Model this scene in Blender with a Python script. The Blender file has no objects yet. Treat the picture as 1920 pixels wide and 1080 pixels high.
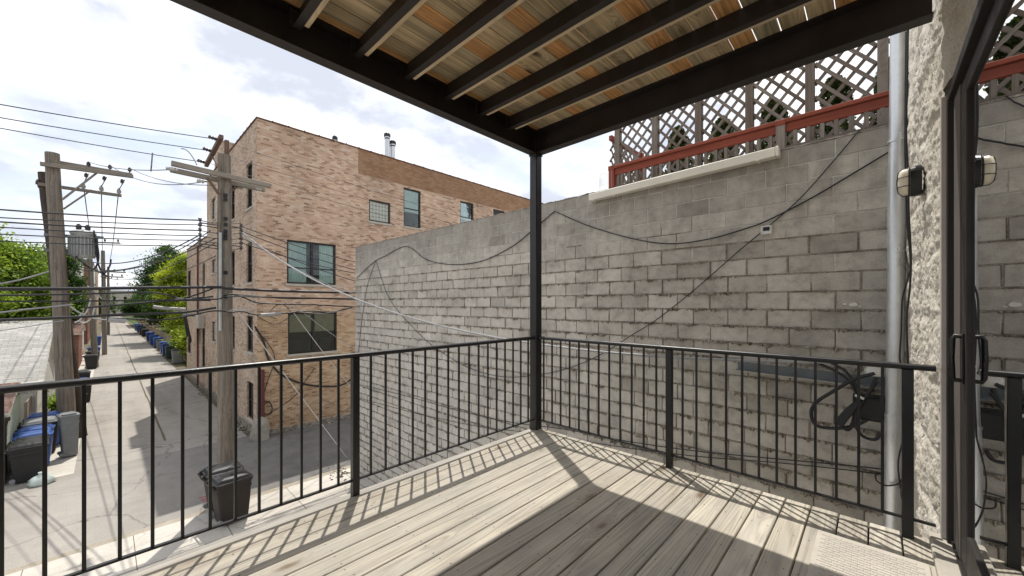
import bpy, math, random
import numpy as np
from mathutils import Vector, Matrix, noise
random.seed(7); rng = np.random.default_rng(7)
scn = bpy.context.scene
COL = scn.collection
R = math.radians

# ------------------------------------------------------------------ survey of the place
CZ = 1.43; FPX = 719.0; CX = 960.0; HY = 570.0; YAW = R(43.45)
CA, SA = math.cos(YAW), math.sin(YAW)
def ray(px, py):
    l = (px-CX)/FPX
    return Vector((CA+l*SA, SA-l*CA, (HY-py)/FPX))
def onZ(px, py, z):
    r = ray(px, py); return r*((z-CZ)/r.z)+Vector((0, 0, CZ))
def onX(px, py, X):
    r = ray(px, py); return r*(X/r.x)+Vector((0, 0, CZ))
def onY(px, py, Y):
    r = ray(px, py); return r*(Y/r.y)+Vector((0, 0, CZ))
GZ = -3.87                     # street level; the deck boards are z = 0

# ------------------------------------------------------------------ mesh builder
class MB:
    def __init__(s): s.v=[]; s.f=[]; s.uv=[]; s.sm=[]; s.rn=[]; s.mi=[]
    def add(s, vs, fs, uvs=None, smooth=False, rnd=0.5, mi=0, M=None, long=None, off=(0,0)):
        b=len(s.v); vs=[Vector(v) for v in vs]
        for k,f in enumerate(fs):
            if uvs is not None: s.uv.append(uvs[k])
            else:
                n=Vector((0,0,0))
                for i in range(len(f)):
                    a=vs[f[i]]; c=vs[f[(i+1)%len(f)]]
                    n+=Vector(((a.y-c.y)*(a.z+c.z),(a.z-c.z)*(a.x+c.x),(a.x-c.x)*(a.y+c.y)))
                ax=max(range(3), key=lambda i:abs(n[i])); r=[i for i in range(3) if i!=ax]
                if long in r and r[0]!=long: r=[r[1],r[0]]
                s.uv.append([(vs[i][r[0]]+off[0], vs[i][r[1]]+off[1]) for i in f])
            s.f.append([i+b for i in f]); s.sm.append(smooth); s.rn.append(rnd); s.mi.append(mi)
        s.v.extend([(M@v) if M is not None else v for v in vs])
        return s
    def box(s, lo, hi, ch=0, **k):
        (x0,y0,z0),(x1,y1,z1)=lo,hi
        if ch<=0:
            v=[(x,y,z) for z in (z0,z1) for y in (y0,y1) for x in (x0,x1)]
            return s.add(v,[(0,2,3,1),(4,5,7,6),(0,1,5,4),(2,6,7,3),(0,4,6,2),(1,3,7,5)],**k)
        v=[];idx={}
        X=(x0,x1);Y=(y0,y1);Z=(z0,z1); sg=(1,-1)
        for a in (0,1):
            for b in (0,1):
                for c in (0,1):
                    for ax in range(3):
                        idx[(a,b,c,ax)]=len(v)
                        p=[X[a],Y[b],Z[c]]; ab=(a,b,c)
                        for i in range(3):
                            if i!=ax: p[i]+=sg[ab[i]]*ch
                        v.append(p)
        f=[]
        g=lambda t,ax: idx[(t[0],t[1],t[2],ax)]
        for ax in range(3):
            o=[i for i in range(3) if i!=ax]
            for sd in (0,1):
                q=[]
                for (p,r) in ((0,0),(1,0),(1,1),(0,1)):
                    t=[0,0,0]; t[ax]=sd; t[o[0]]=p; t[o[1]]=r; q.append(g(t,ax))
                flip = (sd==0) != (ax==1)
                f.append(q[::-1] if flip else q)
        for ax in range(3):
            o=[i for i in range(3) if i!=ax]
            for p in (0,1):
                for r in (0,1):
                    t0=[0,0,0];t1=[0,0,0]
                    t0[o[0]]=t1[o[0]]=p;t0[o[1]]=t1[o[1]]=r;t1[ax]=1
                    q=[g(t0,o[0]),g(t1,o[0]),g(t1,o[1]),g(t0,o[1])]
                    f.append(s._orient(v,q,lo,hi))
        for a in (0,1):
            for b in (0,1):
                for c in (0,1):
                    f.append(s._orient(v,[idx[(a,b,c,0)],idx[(a,b,c,1)],idx[(a,b,c,2)]],lo,hi))
        return s.add(v,f,**k)
    @staticmethod
    def _orient(v,q,lo,hi):
        c=Vector([(lo[i]+hi[i])/2 for i in range(3)])
        p=[Vector(v[i]) for i in q]; n=(p[1]-p[0]).cross(p[2]-p[0])
        return q if n.dot(sum(p,Vector())/len(p)-c)>0 else q[::-1]
    def bar(s, a, b, w, h, ch=0, up=(0,0,1), **k):
        a=Vector(a);b=Vector(b);d=b-a;L=d.length;x=d/L
        y=Vector(up).cross(x)
        if y.length<1e-4: y=Vector((0,1,0)).cross(x)
        y.normalize(); z=x.cross(y)
        M=Matrix((( x.x,y.x,z.x,a.x),(x.y,y.y,z.y,a.y),(x.z,y.z,z.z,a.z),(0,0,0,1)))
        k.setdefault('long',0)
        return s.box((0,-w/2,-h/2),(L,w/2,h/2),ch,M=M,**k)
    def tube(s, pts, r, n=8, caps=True, smooth=True, **k):
        pts=[Vector(p) for p in pts]; rs=r if isinstance(r,(list,tuple)) else [r]*len(pts)
        v=[];f=[];uv=[]; t0=(pts[1]-pts[0]).normalized()
        u=t0.orthogonal().normalized(); L=0
        if abs(t0.z)>.7: u=(Vector((1,0,0))-t0*t0.x).normalized()
        Ls=[]
        for i,p in enumerate(pts):
            t=(pts[min(i+1,len(pts)-1)]-pts[max(i-1,0)]).normalized()
            u=(u-t*u.dot(t)).normalized(); w=t.cross(u)
            if i: L+=(p-pts[i-1]).length
            Ls.append(L)
            for j in range(n):
                a=2*math.pi*j/n; v.append(p+(u*math.cos(a)+w*math.sin(a))*rs[i])
        for i in range(len(pts)-1):
            for j in range(n):
                f.append((i*n+j,i*n+(j+1)%n,(i+1)*n+(j+1)%n,(i+1)*n+j))
                c=2*math.pi*max(rs[i],.001)/n
                uv.append([(Ls[i],j*c),(Ls[i],(j+1)*c),(Ls[i+1],(j+1)*c),(Ls[i+1],j*c)])
        s.add(v,f,uv,smooth=smooth,**k)
        if caps:
            e=len(pts)-1
            s.add(v[:n],[tuple(range(n))[::-1]],**k); s.add(v[e*n:],[tuple(range(n))],**k)
        return s
    def lathe(s, prof, c=(0,0,0), n=16, ax=(0,0,1), **k):
        c=Vector(c);ax=Vector(ax).normalized()
        return s.tube([c+ax*p[1] for p in prof],[max(p[0],1e-4) for p in prof],n=n,**k)
    def build(s, name, m, parent=None):
        me=bpy.data.meshes.new(name)
        o=bpy.data.objects.new(name,me); COL.objects.link(o)
        base=Vector((0,0,0))
        if parent is not None:
            o.parent=parent; q=parent
            while q is not None: base+=q.location; q=q.parent
        me.from_pydata([tuple(v-base) for v in s.v],[],s.f)
        for x in (m if isinstance(m,(list,tuple)) else [m]): me.materials.append(x)
        u=me.uv_layers.new(name='UVMap'); fl=[c for f in s.uv for p in f for c in p]
        u.data.foreach_set('uv',fl)
        me.polygons.foreach_set('use_smooth',s.sm); me.polygons.foreach_set('material_index',s.mi)
        a=me.attributes.new('rnd','FLOAT','FACE'); a.data.foreach_set('value',s.rn)
        me.update(); return o

def thing(name, label, cat, loc=(0,0,0), group=None, rz=0):
    o=bpy.data.objects.new(name,None); COL.objects.link(o); o.empty_display_size=.2
    o.location=loc; o.rotation_euler=(0,0,rz)
    return tag(o,label,cat,group)
def tag(o,label,cat,group=None):
    o['label']=label; o['category']=cat
    if group: o['group']=group
    return o
def struct(o, kind='structure'): o['kind']=kind; return o
def copy_tree(o,parent=None):
    c=o.copy(); COL.objects.link(c); c.parent=parent
    for ch in list(o.children): copy_tree(ch,c)
    return c

# ------------------------------------------------------------------ materials
def nd(nt,typ,ins=None,**props):
    n=nt.nodes.new('ShaderNode'+typ)
    for k,v in props.items(): setattr(n,k,v)
    for k,v in (ins or {}).items():
        sk=n.inputs[k]
        if isinstance(v,bpy.types.NodeSocket): nt.links.new(v,sk)
        else: sk.default_value=v
    return n
def c4(c): return (c[0],c[1],c[2],1)
def mix(nt,fac,a,b,blend='MIX'):
    n=nd(nt,'Mix',data_type='RGBA',blend_type=blend)
    for i,v in ((0,fac),(6,a),(7,b)):
        if isinstance(v,bpy.types.NodeSocket): nt.links.new(v,n.inputs[i])
        else: n.inputs[i].default_value=c4(v) if i else v
    return n.outputs[2]
def mth(nt,op,a,b=0.0,c=None):
    n=nd(nt,'Math',operation=op)
    for i,v in enumerate((a,b,c)):
        if v is None: continue
        if isinstance(v,bpy.types.NodeSocket): nt.links.new(v,n.inputs[i])
        else: n.inputs[i].default_value=v
    return n.outputs[0]
def ramp(nt,fac,stops,interp='LINEAR'):
    n=nd(nt,'ValToRGB',{0:fac}); e=n.color_ramp.elements; n.color_ramp.interpolation=interp
    while len(e)<len(stops): e.new(.5)
    for x,(p,c) in zip(e,stops):
        x.position=p; x.color=c4(c) if isinstance(c,(tuple,list)) else (c,c,c,1)
    return n.outputs[0]
def scl(nt,vec,s,off=None):
    n=nd(nt,'Mapping',{0:vec,3:s})
    if off is not None: nt.links.new(off,n.inputs[1])
    return n.outputs[0]
def noi(nt,vec,scale,detail=4,rough=.55,dist=0):
    return nd(nt,'TexNoise',{'Vector':vec,'Scale':scale,'Detail':detail,'Roughness':rough,'Distortion':dist}).outputs[0]
def bump(nt,h,strength=.5,dist=.01,nrm=None):
    i={'Strength':strength,'Distance':dist,'Height':h}
    if nrm is not None: i['Normal']=nrm
    return nd(nt,'Bump',i).outputs[0]
def newmat(name,rough=.8,spec=.3,metal=0):
    m=bpy.data.materials.new(name); m.use_nodes=True; nt=m.node_tree
    b=nt.nodes['Principled BSDF']; b.inputs['Roughness'].default_value=rough
    b.inputs['Specular IOR Level'].default_value=spec; b.inputs['Metallic'].default_value=metal
    return m,nt,b
def uvc(nt): return nd(nt,'TexCoord').outputs['UV']
def obc(nt): return nd(nt,'TexCoord').outputs['Object']
def rnd(nt): return nd(nt,'Attribute',attribute_name='rnd').outputs['Fac']
def setc(nt,b,col,bmp=None):
    nt.links.new(col,b.inputs['Base Color'])
    if bmp is not None: nt.links.new(bmp,b.inputs['Normal'])

def m_plain(name,c,rough=.7,spec=.3,metal=0,var=.25,scale=6,bm=.15,bd=.004):
    """painted / moulded surface: slow blotches, fine wear, slight unevenness"""
    m,nt,b=newmat(name,rough,spec,metal); v=obc(nt)
    a=noi(nt,v,scale,5,.6); f=noi(nt,v,scale*9,3,.6)
    k=ramp(nt,mth(nt,'ADD',mth(nt,'MULTIPLY',a,.7),mth(nt,'MULTIPLY',f,.3)),[(.3,1-var),(.7,1+var*.6)])
    setc(nt,b,mix(nt,1.0,c,k,'MULTIPLY'),bump(nt,f,bm,bd))
    nt.links.new(ramp(nt,a,[(.3,max(.05,rough-.12)),(.7,min(1,rough+.12))]),b.inputs['Roughness'])
    return m

def m_wood(name,stops,weather=.4,greyc=(.33,.31,.28),knot=.35,grain=.5,rough=.8,dark=(.13,.09,.06),rings=75,bmp=.35,streak=0):
    m,nt,b=newmat(name,rough,.2); uv=uvc(nt); r=rnd(nt)
    base=ramp(nt,r,stops)
    big=noi(nt,scl(nt,uv,(.75,7,1)),1.6,5,.62,.2)
    st=noi(nt,scl(nt,uv,(2.2,95,1)),1.0,6,.65,.2)
    rn_=noi(nt,scl(nt,uv,(.22,6.5,1)),1.0,1.5,.4,.12)
    kvec=nd(nt,'VectorMath',{0:scl(nt,uv,(1.9,5.0,1)),1:scl(nt,nd(nt,'TexNoise',{'Vector':uv,'Scale':9.0}).outputs['Color'],(.12,.12,0))},operation='ADD').outputs[0]
    kvn=nd(nt,'TexVoronoi',{'Vector':kvec,'Scale':1.0,'Randomness':1.0}); kv=kvn.outputs['Distance']
    pick=ramp(nt,kvn.outputs['Color'],[(.50,0),(.54,1)])
    halo=mth(nt,'MULTIPLY',ramp(nt,kv,[(.05,1),(.42,0)],'EASE'),pick)
    rn_=mth(nt,'ADD',rn_,mth(nt,'MULTIPLY',halo,.16))
    ring=mth(nt,'MULTIPLY_ADD',mth(nt,'SINE',mth(nt,'MULTIPLY',rn_,rings)),.5,.5)
    mid=noi(nt,scl(nt,uv,(.5,30,1)),1.0,6,.66,.1)
    g=mth(nt,'ADD',mth(nt,'MULTIPLY',st,.40),mth(nt,'ADD',mth(nt,'MULTIPLY',ring,.18),mth(nt,'MULTIPLY',mid,.42)))
    gm=ramp(nt,g,[(.28,1-grain),(.52,1.0),(.75,1.15)])
    col=mix(nt,1.0,base,gm,'MULTIPLY')
    w=ramp(nt,big,[(.42,0),(.68,1)])
    col=mix(nt,mth(nt,'MULTIPLY',w,weather),col,greyc)
    col=mix(nt,1.0,col,ramp(nt,noi(nt,uv,2.3,5,.65),[(.3,.86),(.7,1.08)]),'MULTIPLY')
    kn=ramp(nt,kv,[(.05,1),(.10,.6),(.17,0)])
    col=mix(nt,mth(nt,'MULTIPLY',halo,knot*.28),col,dark)
    col=mix(nt,mth(nt,'MULTIPLY',mth(nt,'MULTIPLY',kn,pick),knot),col,dark)
    if streak: col=mix(nt,1.0,col,ramp(nt,noi(nt,scl(nt,uv,(.22,11,1)),1.0,6,.7,.1),[(.36,1-streak),(.5,1.0),(.7,1.25)]),'MULTIPLY')
    setc(nt,b,col,bump(nt,g,bmp,.003)); return m

def m_brick(name,cols,mort,w=.215,h=.0725,low=None,zlow=0,ms=.006,bmp=.6,dirt=.25):
    m,nt,b=newmat(name,.9,.15); uv=uvc(nt)
    wob=nd(nt,'VectorMath',{0:uv,1:scl(nt,nd(nt,'TexNoise',{'Vector':uv,'Scale':3.0}).outputs['Color'],(.012,.006,0))},operation='ADD').outputs[0]
    bk=nd(nt,'TexBrick',{'Vector':wob,'Color1':(0,0,0,1),'Color2':(1,1,1,1),'Mortar':(.5,.5,.5,1),'Scale':1.0,'Mortar Size':ms,'Mortar Smooth':.3,'Bias':0,'Brick Width':w,'Row Height':h},offset=.5)
    col=ramp(nt,bk.outputs['Color'],cols)
    big=noi(nt,uv,.45,4,.6)
    if low:
        z=nd(nt,'SeparateXYZ',{0:uv}).outputs[1]
        zz=mth(nt,'ADD',z,mth(nt,'MULTIPLY',mth(nt,'SUBTRACT',big,.5),1.6))
        k=ramp(nt,mth(nt,'ADD',mth(nt,'MULTIPLY',mth(nt,'SUBTRACT',zz,zlow),1.2),.5),[(0,1),(1,0)])
        col=mix(nt,k,col,ramp(nt,bk.outputs['Color'],low))
    col=mix(nt,bk.outputs['Fac'],col,mort)
    fn=noi(nt,uv,30,4,.7)
    col=mix(nt,1.0,col,ramp(nt,fn,[(.25,.82),(.75,1.15)]),'MULTIPLY')
    pale=ramp(nt,noi(nt,uv,.9,7,.72,.3),[(.48,0),(.70,1)])
    col=mix(nt,mth(nt,'MULTIPLY',pale,.3),col,mort)
    col=mix(nt,1.0,col,ramp(nt,big,[(.3,1-dirt),(.65,1.08)]),'MULTIPLY')
    hgt=mth(nt,'SUBTRACT',mth(nt,'MULTIPLY',fn,.3),bk.outputs['Fac'])
    setc(nt,b,col,bump(nt,hgt,bmp,.012)); return m

def m_ground(name,stops,scale=.35,fine=45,speck=.25,rough=.9,crack=.0,bd=.006,streak=0):
    m,nt,b=newmat(name,rough,.2); v=obc(nt)
    a=noi(nt,v,scale,6,.62,.4); md=noi(nt,v,scale*7,5,.65); f=noi(nt,v,fine,3,.7)
    x=mth(nt,'ADD',mth(nt,'MULTIPLY',a,.65),mth(nt,'MULTIPLY',md,.35))
    if streak:
        x=mth(nt,'ADD',mth(nt,'MULTIPLY',x,1-streak),mth(nt,'MULTIPLY',noi(nt,scl(nt,v,(1.6,.12,1)),1.0,5,.6),streak))
    col=ramp(nt,x,stops)
    col=mix(nt,1.0,col,ramp(nt,f,[(.25,1-speck),(.75,1+speck*.6)]),'MULTIPLY')
    if crack:
        cv=nd(nt,'TexVoronoi',{'Vector':nd(nt,'VectorMath',{0:v,1:scl(nt,nd(nt,'TexNoise',{'Vector':v,'Scale':1.1,'Detail':4.0}).outputs['Color'],(1.2,1.2,0))},operation='ADD').outputs[0],'Scale':.22},feature='DISTANCE_TO_EDGE').outputs['Distance']
        col=mix(nt,mth(nt,'MULTIPLY',ramp(nt,cv,[(.0,1),(.006,0)]),crack),col,(.06,.055,.05))
    setc(nt,b,col,bump(nt,f,.4,bd)); return m

def m_leaf(name,stops,trans=.35):
    m,nt,b=newmat(name,.6,.25); r=rnd(nt)
    col=ramp(nt,r,stops); setc(nt,b,col)
    t=nd(nt,'BsdfTranslucent',{'Color':mix(nt,1.0,col,(1.3,1.35,.7),'MULTIPLY')})
    x=nd(nt,'MixShader',{0:trans,1:b.outputs[0],2:t.outputs[0]})
    nt.links.new(x.outputs[0],nt.nodes['Material Output'].inputs[0]); return m

def m_glass(name,tint=(.8,.88,.88),ior=1.5,dark=0.0,rough=.02,refl=0.0):
    """window glass: fresnel mirror over a see-through sheet"""
    m=bpy.data.materials.new(name); m.use_nodes=True; nt=m.node_tree; nt.nodes.clear()
    out=nd(nt,'OutputMaterial'); fr=nd(nt,'Fresnel',{'IOR':ior})
    v=obc(nt); nb=bump(nt,noi(nt,v,1.4,2),.05,.02)
    g=nd(nt,'BsdfGlossy',{'Color':(1,1,1,1),'Roughness':rough,'Normal':nb})
    if dark: t=nd(nt,'BsdfDiffuse',{'Color':c4(tint)})
    else: t=nd(nt,'BsdfTransparent',{'Color':c4(tint)})
    x=nd(nt,'MixShader',{0:mth(nt,'MAXIMUM',fr.outputs[0],refl),1:t.outputs[0],2:g.outputs[0]}); nt.links.new(x.outputs[0],out.inputs[0]); return m

M={}
M['deck']=m_wood('weathered_deck_wood',[(0,(.40,.36,.295)),(.3,(.52,.47,.385)),(.5,(.43,.395,.33)),(.75,(.50,.455,.37)),(1,(.57,.525,.44))],weather=.5,greyc=(.32,.31,.28),knot=.9,grain=.46,dark=(.13,.09,.055),bmp=.55,rings=120)
M['edge']=m_wood('grey_edge_board',[(0,(.36,.34,.30)),(1,(.42,.39,.34))],weather=.6,grain=.35)
M['under']=m_wood('underside_boards',[(0,(.58,.44,.27)),(.3,(.47,.375,.235)),(.5,(.58,.43,.245)),(.62,(.42,.37,.25)),(.8,(.58,.32,.13)),(1,(.60,.29,.11))],weather=.45,greyc=(.36,.27,.15),knot=.95,grain=.6,rings=110,streak=.38,dark=(.07,.04,.02))
M['nailer']=m_wood('nailer_wood',[(0,(.50,.38,.24)),(1,(.60,.47,.31))],weather=.15,grain=.25,knot=.3)
M['black']=m_plain('black_painted_steel',(.010,.010,.011),.38,.45,var=.3,scale=9,bm=.12)
M['bronze']=m_plain('dark_beam_paint',(.026,.019,.016),.5,.35,var=.4,scale=5,bm=.25)
M['doorframe']=m_plain('bronze_door_frame',(.030,.026,.024),.5,.28,var=.15)
M['jamb']=m_plain('grey_aluminium_track',(.13,.115,.105),.6,.2,var=.15)
M['pole']=m_wood('weathered_pole_wood',[(0,(.19,.158,.125)),(1,(.235,.20,.16))],weather=.7,greyc=(.19,.178,.16),knot=.6,grain=.62,bmp=.6,streak=.5)
M['poledk']=m_wood('dark_creosote_wood',[(0,(.06,.045,.036)),(1,(.08,.06,.048))],weather=.5,greyc=(.10,.085,.075),knot=.6,grain=.55,streak=.5)
M['arm']=m_wood('crossarm_wood',[(0,(.24,.215,.18)),(1,(.30,.265,.22))],weather=.5,greyc=(.20,.19,.17),grain=.4)
M['armbr']=m_wood('brown_arm_wood',[(0,(.14,.085,.06)),(1,(.17,.11,.08))],weather=.3,greyc=(.18,.14,.12),grain=.4)
M['lattice']=m_wood('grey_lattice_wood',[(0,(.15,.122,.10)),(.5,(.20,.17,.145)),(1,(.26,.23,.20))],weather=.5,greyc=(.21,.195,.175),grain=.4,knot=.2)
M['redrail']=m_wood('red_brown_stain',[(0,(.22,.055,.035)),(1,(.27,.075,.05))],weather=.25,greyc=(.20,.08,.06),grain=.3,knot=.1)
M['wire']=m_plain('black_cable',(.018,.018,.02),.5,.4,var=.2)
M['wiregrey']=m_plain('grey_cable',(.32,.32,.32),.5,.4,var=.25)
M['wirewhite']=m_plain('bare_aluminium_cable',(.55,.55,.54),.4,.5,var=.2)
M['galv']=m_plain('galvanised_steel',(.62,.64,.65),.34,.5,metal=.75,var=.16,scale=3)
M['galvdk']=m_plain('dull_grey_steel',(.16,.175,.18),.5,.4,metal=.3,var=.3)
M['pvc']=m_plain('cream_gutter',(.66,.63,.54),.5,.4,var=.14,scale=3)
M['lens']=m_plain('aged_cream_glass',(.70,.64,.50),.3,.5,var=.08)
M['white']=m_plain('off_white_enamel',(.68,.66,.60),.5,.4,var=.12)
M['whitedirty']=m_plain('dirty_white_plastic',(.60,.59,.55),.5,.4,var=.25,scale=10)
M['porcelain']=m_plain('brown_porcelain',(.06,.05,.05),.25,.6)
M['porcelainw']=m_plain('grey_porcelain',(.45,.44,.42),.25,.6)
M['xfmr']=m_plain('transformer_grey_paint',(.40,.42,.42),.45,.4,var=.2)
M['binblack']=m_plain('black_bin_plastic',(.020,.020,.021),.42,.35,var=.35,scale=5)
M['binbrown']=m_plain('brown_grey_bin_plastic',(.040,.033,.029),.62,.2,var=.3,scale=5)
M['binblue']=m_plain('blue_bin_plastic',(.03,.085,.29),.42,.45,var=.3,scale=5)
M['bingrey']=m_plain('grey_bin_plastic',(.20,.21,.21),.5,.4,var=.25,scale=5)
M['bingreen']=m_plain('dark_green_bin_plastic',(.03,.055,.04),.5,.4,var=.25,scale=5)
M['bag']=m_plain('pale_plastic_bag',(.50,.58,.54),.35,.5,var=.3,scale=12)
M['brick']=m_brick('pink_tan_brick',[(0,(.27,.165,.11)),(.10,(.37,.235,.16)),(.24,(.50,.335,.235)),(.55,(.56,.385,.28)),(.85,(.61,.445,.335)),(1,(.66,.53,.42))],(.53,.435,.345),low=[(0,(.24,.14,.08)),(.2,(.38,.24,.135)),(.5,(.46,.305,.175)),(.8,(.51,.35,.21)),(1,(.55,.42,.28))],zlow=1.2)
M['brickside']=m_brick('tan_brick',[(0,(.32,.215,.145)),(.2,(.44,.315,.225)),(.6,(.52,.39,.29)),(1,(.60,.485,.385))],(.47,.405,.335))
M['brickband']=m_brick('smooth_brown_brick',[(0,(.24,.14,.08)),(.5,(.29,.175,.105)),(1,(.34,.215,.14))],(.27,.17,.105),ms=.004,bmp=.2,dirt=.12)
M['redbrick']=m_brick('red_brick',[(0,(.20,.07,.045)),(1,(.32,.13,.09))],(.3,.26,.22))
M['coping']=m_plain('clay_coping_tile',(.15,.075,.055),.7,.3,var=.35,scale=3)
M['roofing']=m_plain('flat_roofing',(.12,.12,.12),.9,.2)
M['stone']=m_plain('limestone_sill',(.44,.41,.35),.85,.2,var=.2,scale=4)
M['reveal']=m_plain('smooth_limestone_reveal',(.56,.51,.47),.85,.2,var=.18,scale=3)
M['gstone']=m_plain('worn_guard_stone',(.33,.30,.255),.9,.15,var=.35,scale=5,bm=.6,bd=.02)
M['winframe']=m_plain('dark_window_frame',(.018,.016,.015),.4,.4)
M['blind']=m_plain('pale_blind',(.78,.80,.78),.8,.2,var=.12)
M['curtain']=m_plain('pale_curtain',(.66,.72,.69),.9,.1,var=.2)
M['dkblind']=m_plain('brown_blind',(.42,.34,.23),.9,.1,var=.2)
M['room']=m_plain('dark_room',(.03,.032,.032),.95,.05)
M['glass']=m_glass('window_glass',(.86,.93,.92),1.5)
M['glassblk']=m_glass('glass_block',(.38,.41,.37),1.5,dark=1,rough=.15)
M['doorglass']=m_glass('patio_door_glass',(.012,.013,.013),1.5,dark=1,rough=.0,refl=.80)
M['alley']=m_ground('alley_concrete',[(.32,(.23,.212,.19)),(.5,(.335,.31,.278)),(.66,(.41,.38,.34))],.3,40,.25,crack=.6,streak=.35)
M['asphalt']=m_ground('street_asphalt',[(.3,(.17,.16,.148)),(.5,(.22,.208,.19)),(.7,(.27,.255,.23))],.3,55,.35,crack=.3)
M['street']=m_ground('worn_street',[(.32,(.23,.212,.19)),(.5,(.335,.31,.278)),(.66,(.41,.38,.34))],.3,40,.25,crack=.6,streak=.2)
def asphalt_patch():
    nt=M['street'].node_tree; b=nt.nodes['Principled BSDF']; old=b.inputs['Base Color'].links[0].from_socket
    v=obc(nt); x=nd(nt,'SeparateXYZ',{0:v}).outputs[0]
    q=mth(nt,'ADD',x,mth(nt,'MULTIPLY',mth(nt,'SUBTRACT',noi(nt,v,.6,5,.65),.5),3.0))
    k=ramp(nt,mth(nt,'MULTIPLY',mth(nt,'ADD',q,.6),.22),[(0,0),(1,1)])
    nt.links.new(mix(nt,mth(nt,'MULTIPLY',k,.95),old,mix(nt,1.0,ramp(nt,noi(nt,v,2,5,.6),[(.3,(.12,.117,.11)),(.7,(.19,.183,.17))]),ramp(nt,noi(nt,v,60,3,.7),[(.3,.75),(.7,1.2)]),'MULTIPLY')),b.inputs['Base Color'])
asphalt_patch()
M['pad']=m_ground('pale_concrete',[(.3,(.42,.39,.34)),(.5,(.52,.485,.43)),(.7,(.58,.55,.50))],.5,30,.15,crack=.25)
M['verge']=m_ground('sandy_kerb_strip',[(.3,(.26,.225,.17)),(.5,(.35,.31,.25)),(.7,(.43,.395,.33))],1.5,40,.3)
M['soil']=m_ground('dry_ground',[(.3,(.09,.085,.05)),(.5,(.14,.12,.08)),(.7,(.19,.17,.12))],.1,20,.4)
M['grasscol']=m_ground('yard_grass',[(.3,(.04,.065,.015)),(.6,(.07,.10,.025)),(.8,(.10,.11,.04))],.4,30,.4)
M['shingle']=m_brick('grey_shingle',[(0,(.38,.37,.345)),(.5,(.44,.43,.40)),(1,(.51,.495,.46))],(.27,.265,.245),w=.32,h=.15,ms=.008,bmp=.5)
M['shinglebr']=m_brick('brown_shingle',[(0,(.15,.095,.075)),(1,(.24,.16,.13))],(.10,.07,.06),w=.32,h=.15,ms=.008)
M['siding']=m_plain('white_siding',(.60,.585,.54),.6,.3,var=.12)
M['sidinggr']=m_plain('pale_green_siding',(.46,.52,.40),.6,.3,var=.12)
M['fence']=m_wood('fence_boards',[(0,(.30,.24,.17)),(1,(.40,.33,.25))],weather=.4,grain=.4)
M['rubber']=m_plain('black_rubber',(.02,.02,.02),.8,.2)
M['redpaint']=m_plain('red_spray_paint',(.42,.07,.075),.8,.2)
M['redpipe']=m_plain('oxblood_pipe',(.12,.03,.03),.5,.4)
M['cloth']=m_plain('dark_cloth',(.03,.027,.027),.9,.1)
M['matw']=m_plain('cream_rubber_mat',(.50,.465,.405),.75,.2,var=.14,scale=6)
M['steel']=m_plain('screw_head',(.06,.055,.05),.5,.5)
M['leafL']=m_leaf('broad_green_leaves',[(0,(.04,.08,.012)),(.5,(.17,.26,.03)),(1,(.36,.46,.07))])
M['leafR']=m_leaf('yellow_green_leaves',[(0,(.05,.10,.012)),(.45,(.26,.33,.03)),(1,(.50,.54,.07))])
M['leafD']=m_leaf('dark_green_leaves',[(0,(.022,.05,.012)),(.5,(.05,.10,.02)),(1,(.09,.16,.03))])
M['arb']=m_leaf('arborvitae_sprays',[(0,(.018,.032,.012)),(.5,(.06,.085,.025)),(.85,(.15,.17,.04)),(1,(.27,.25,.05))],.2)
M['bark']=m_plain('tree_bark',(.10,.08,.06),.95,.1,var=.4,bm=.6,bd=.02)
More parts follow.
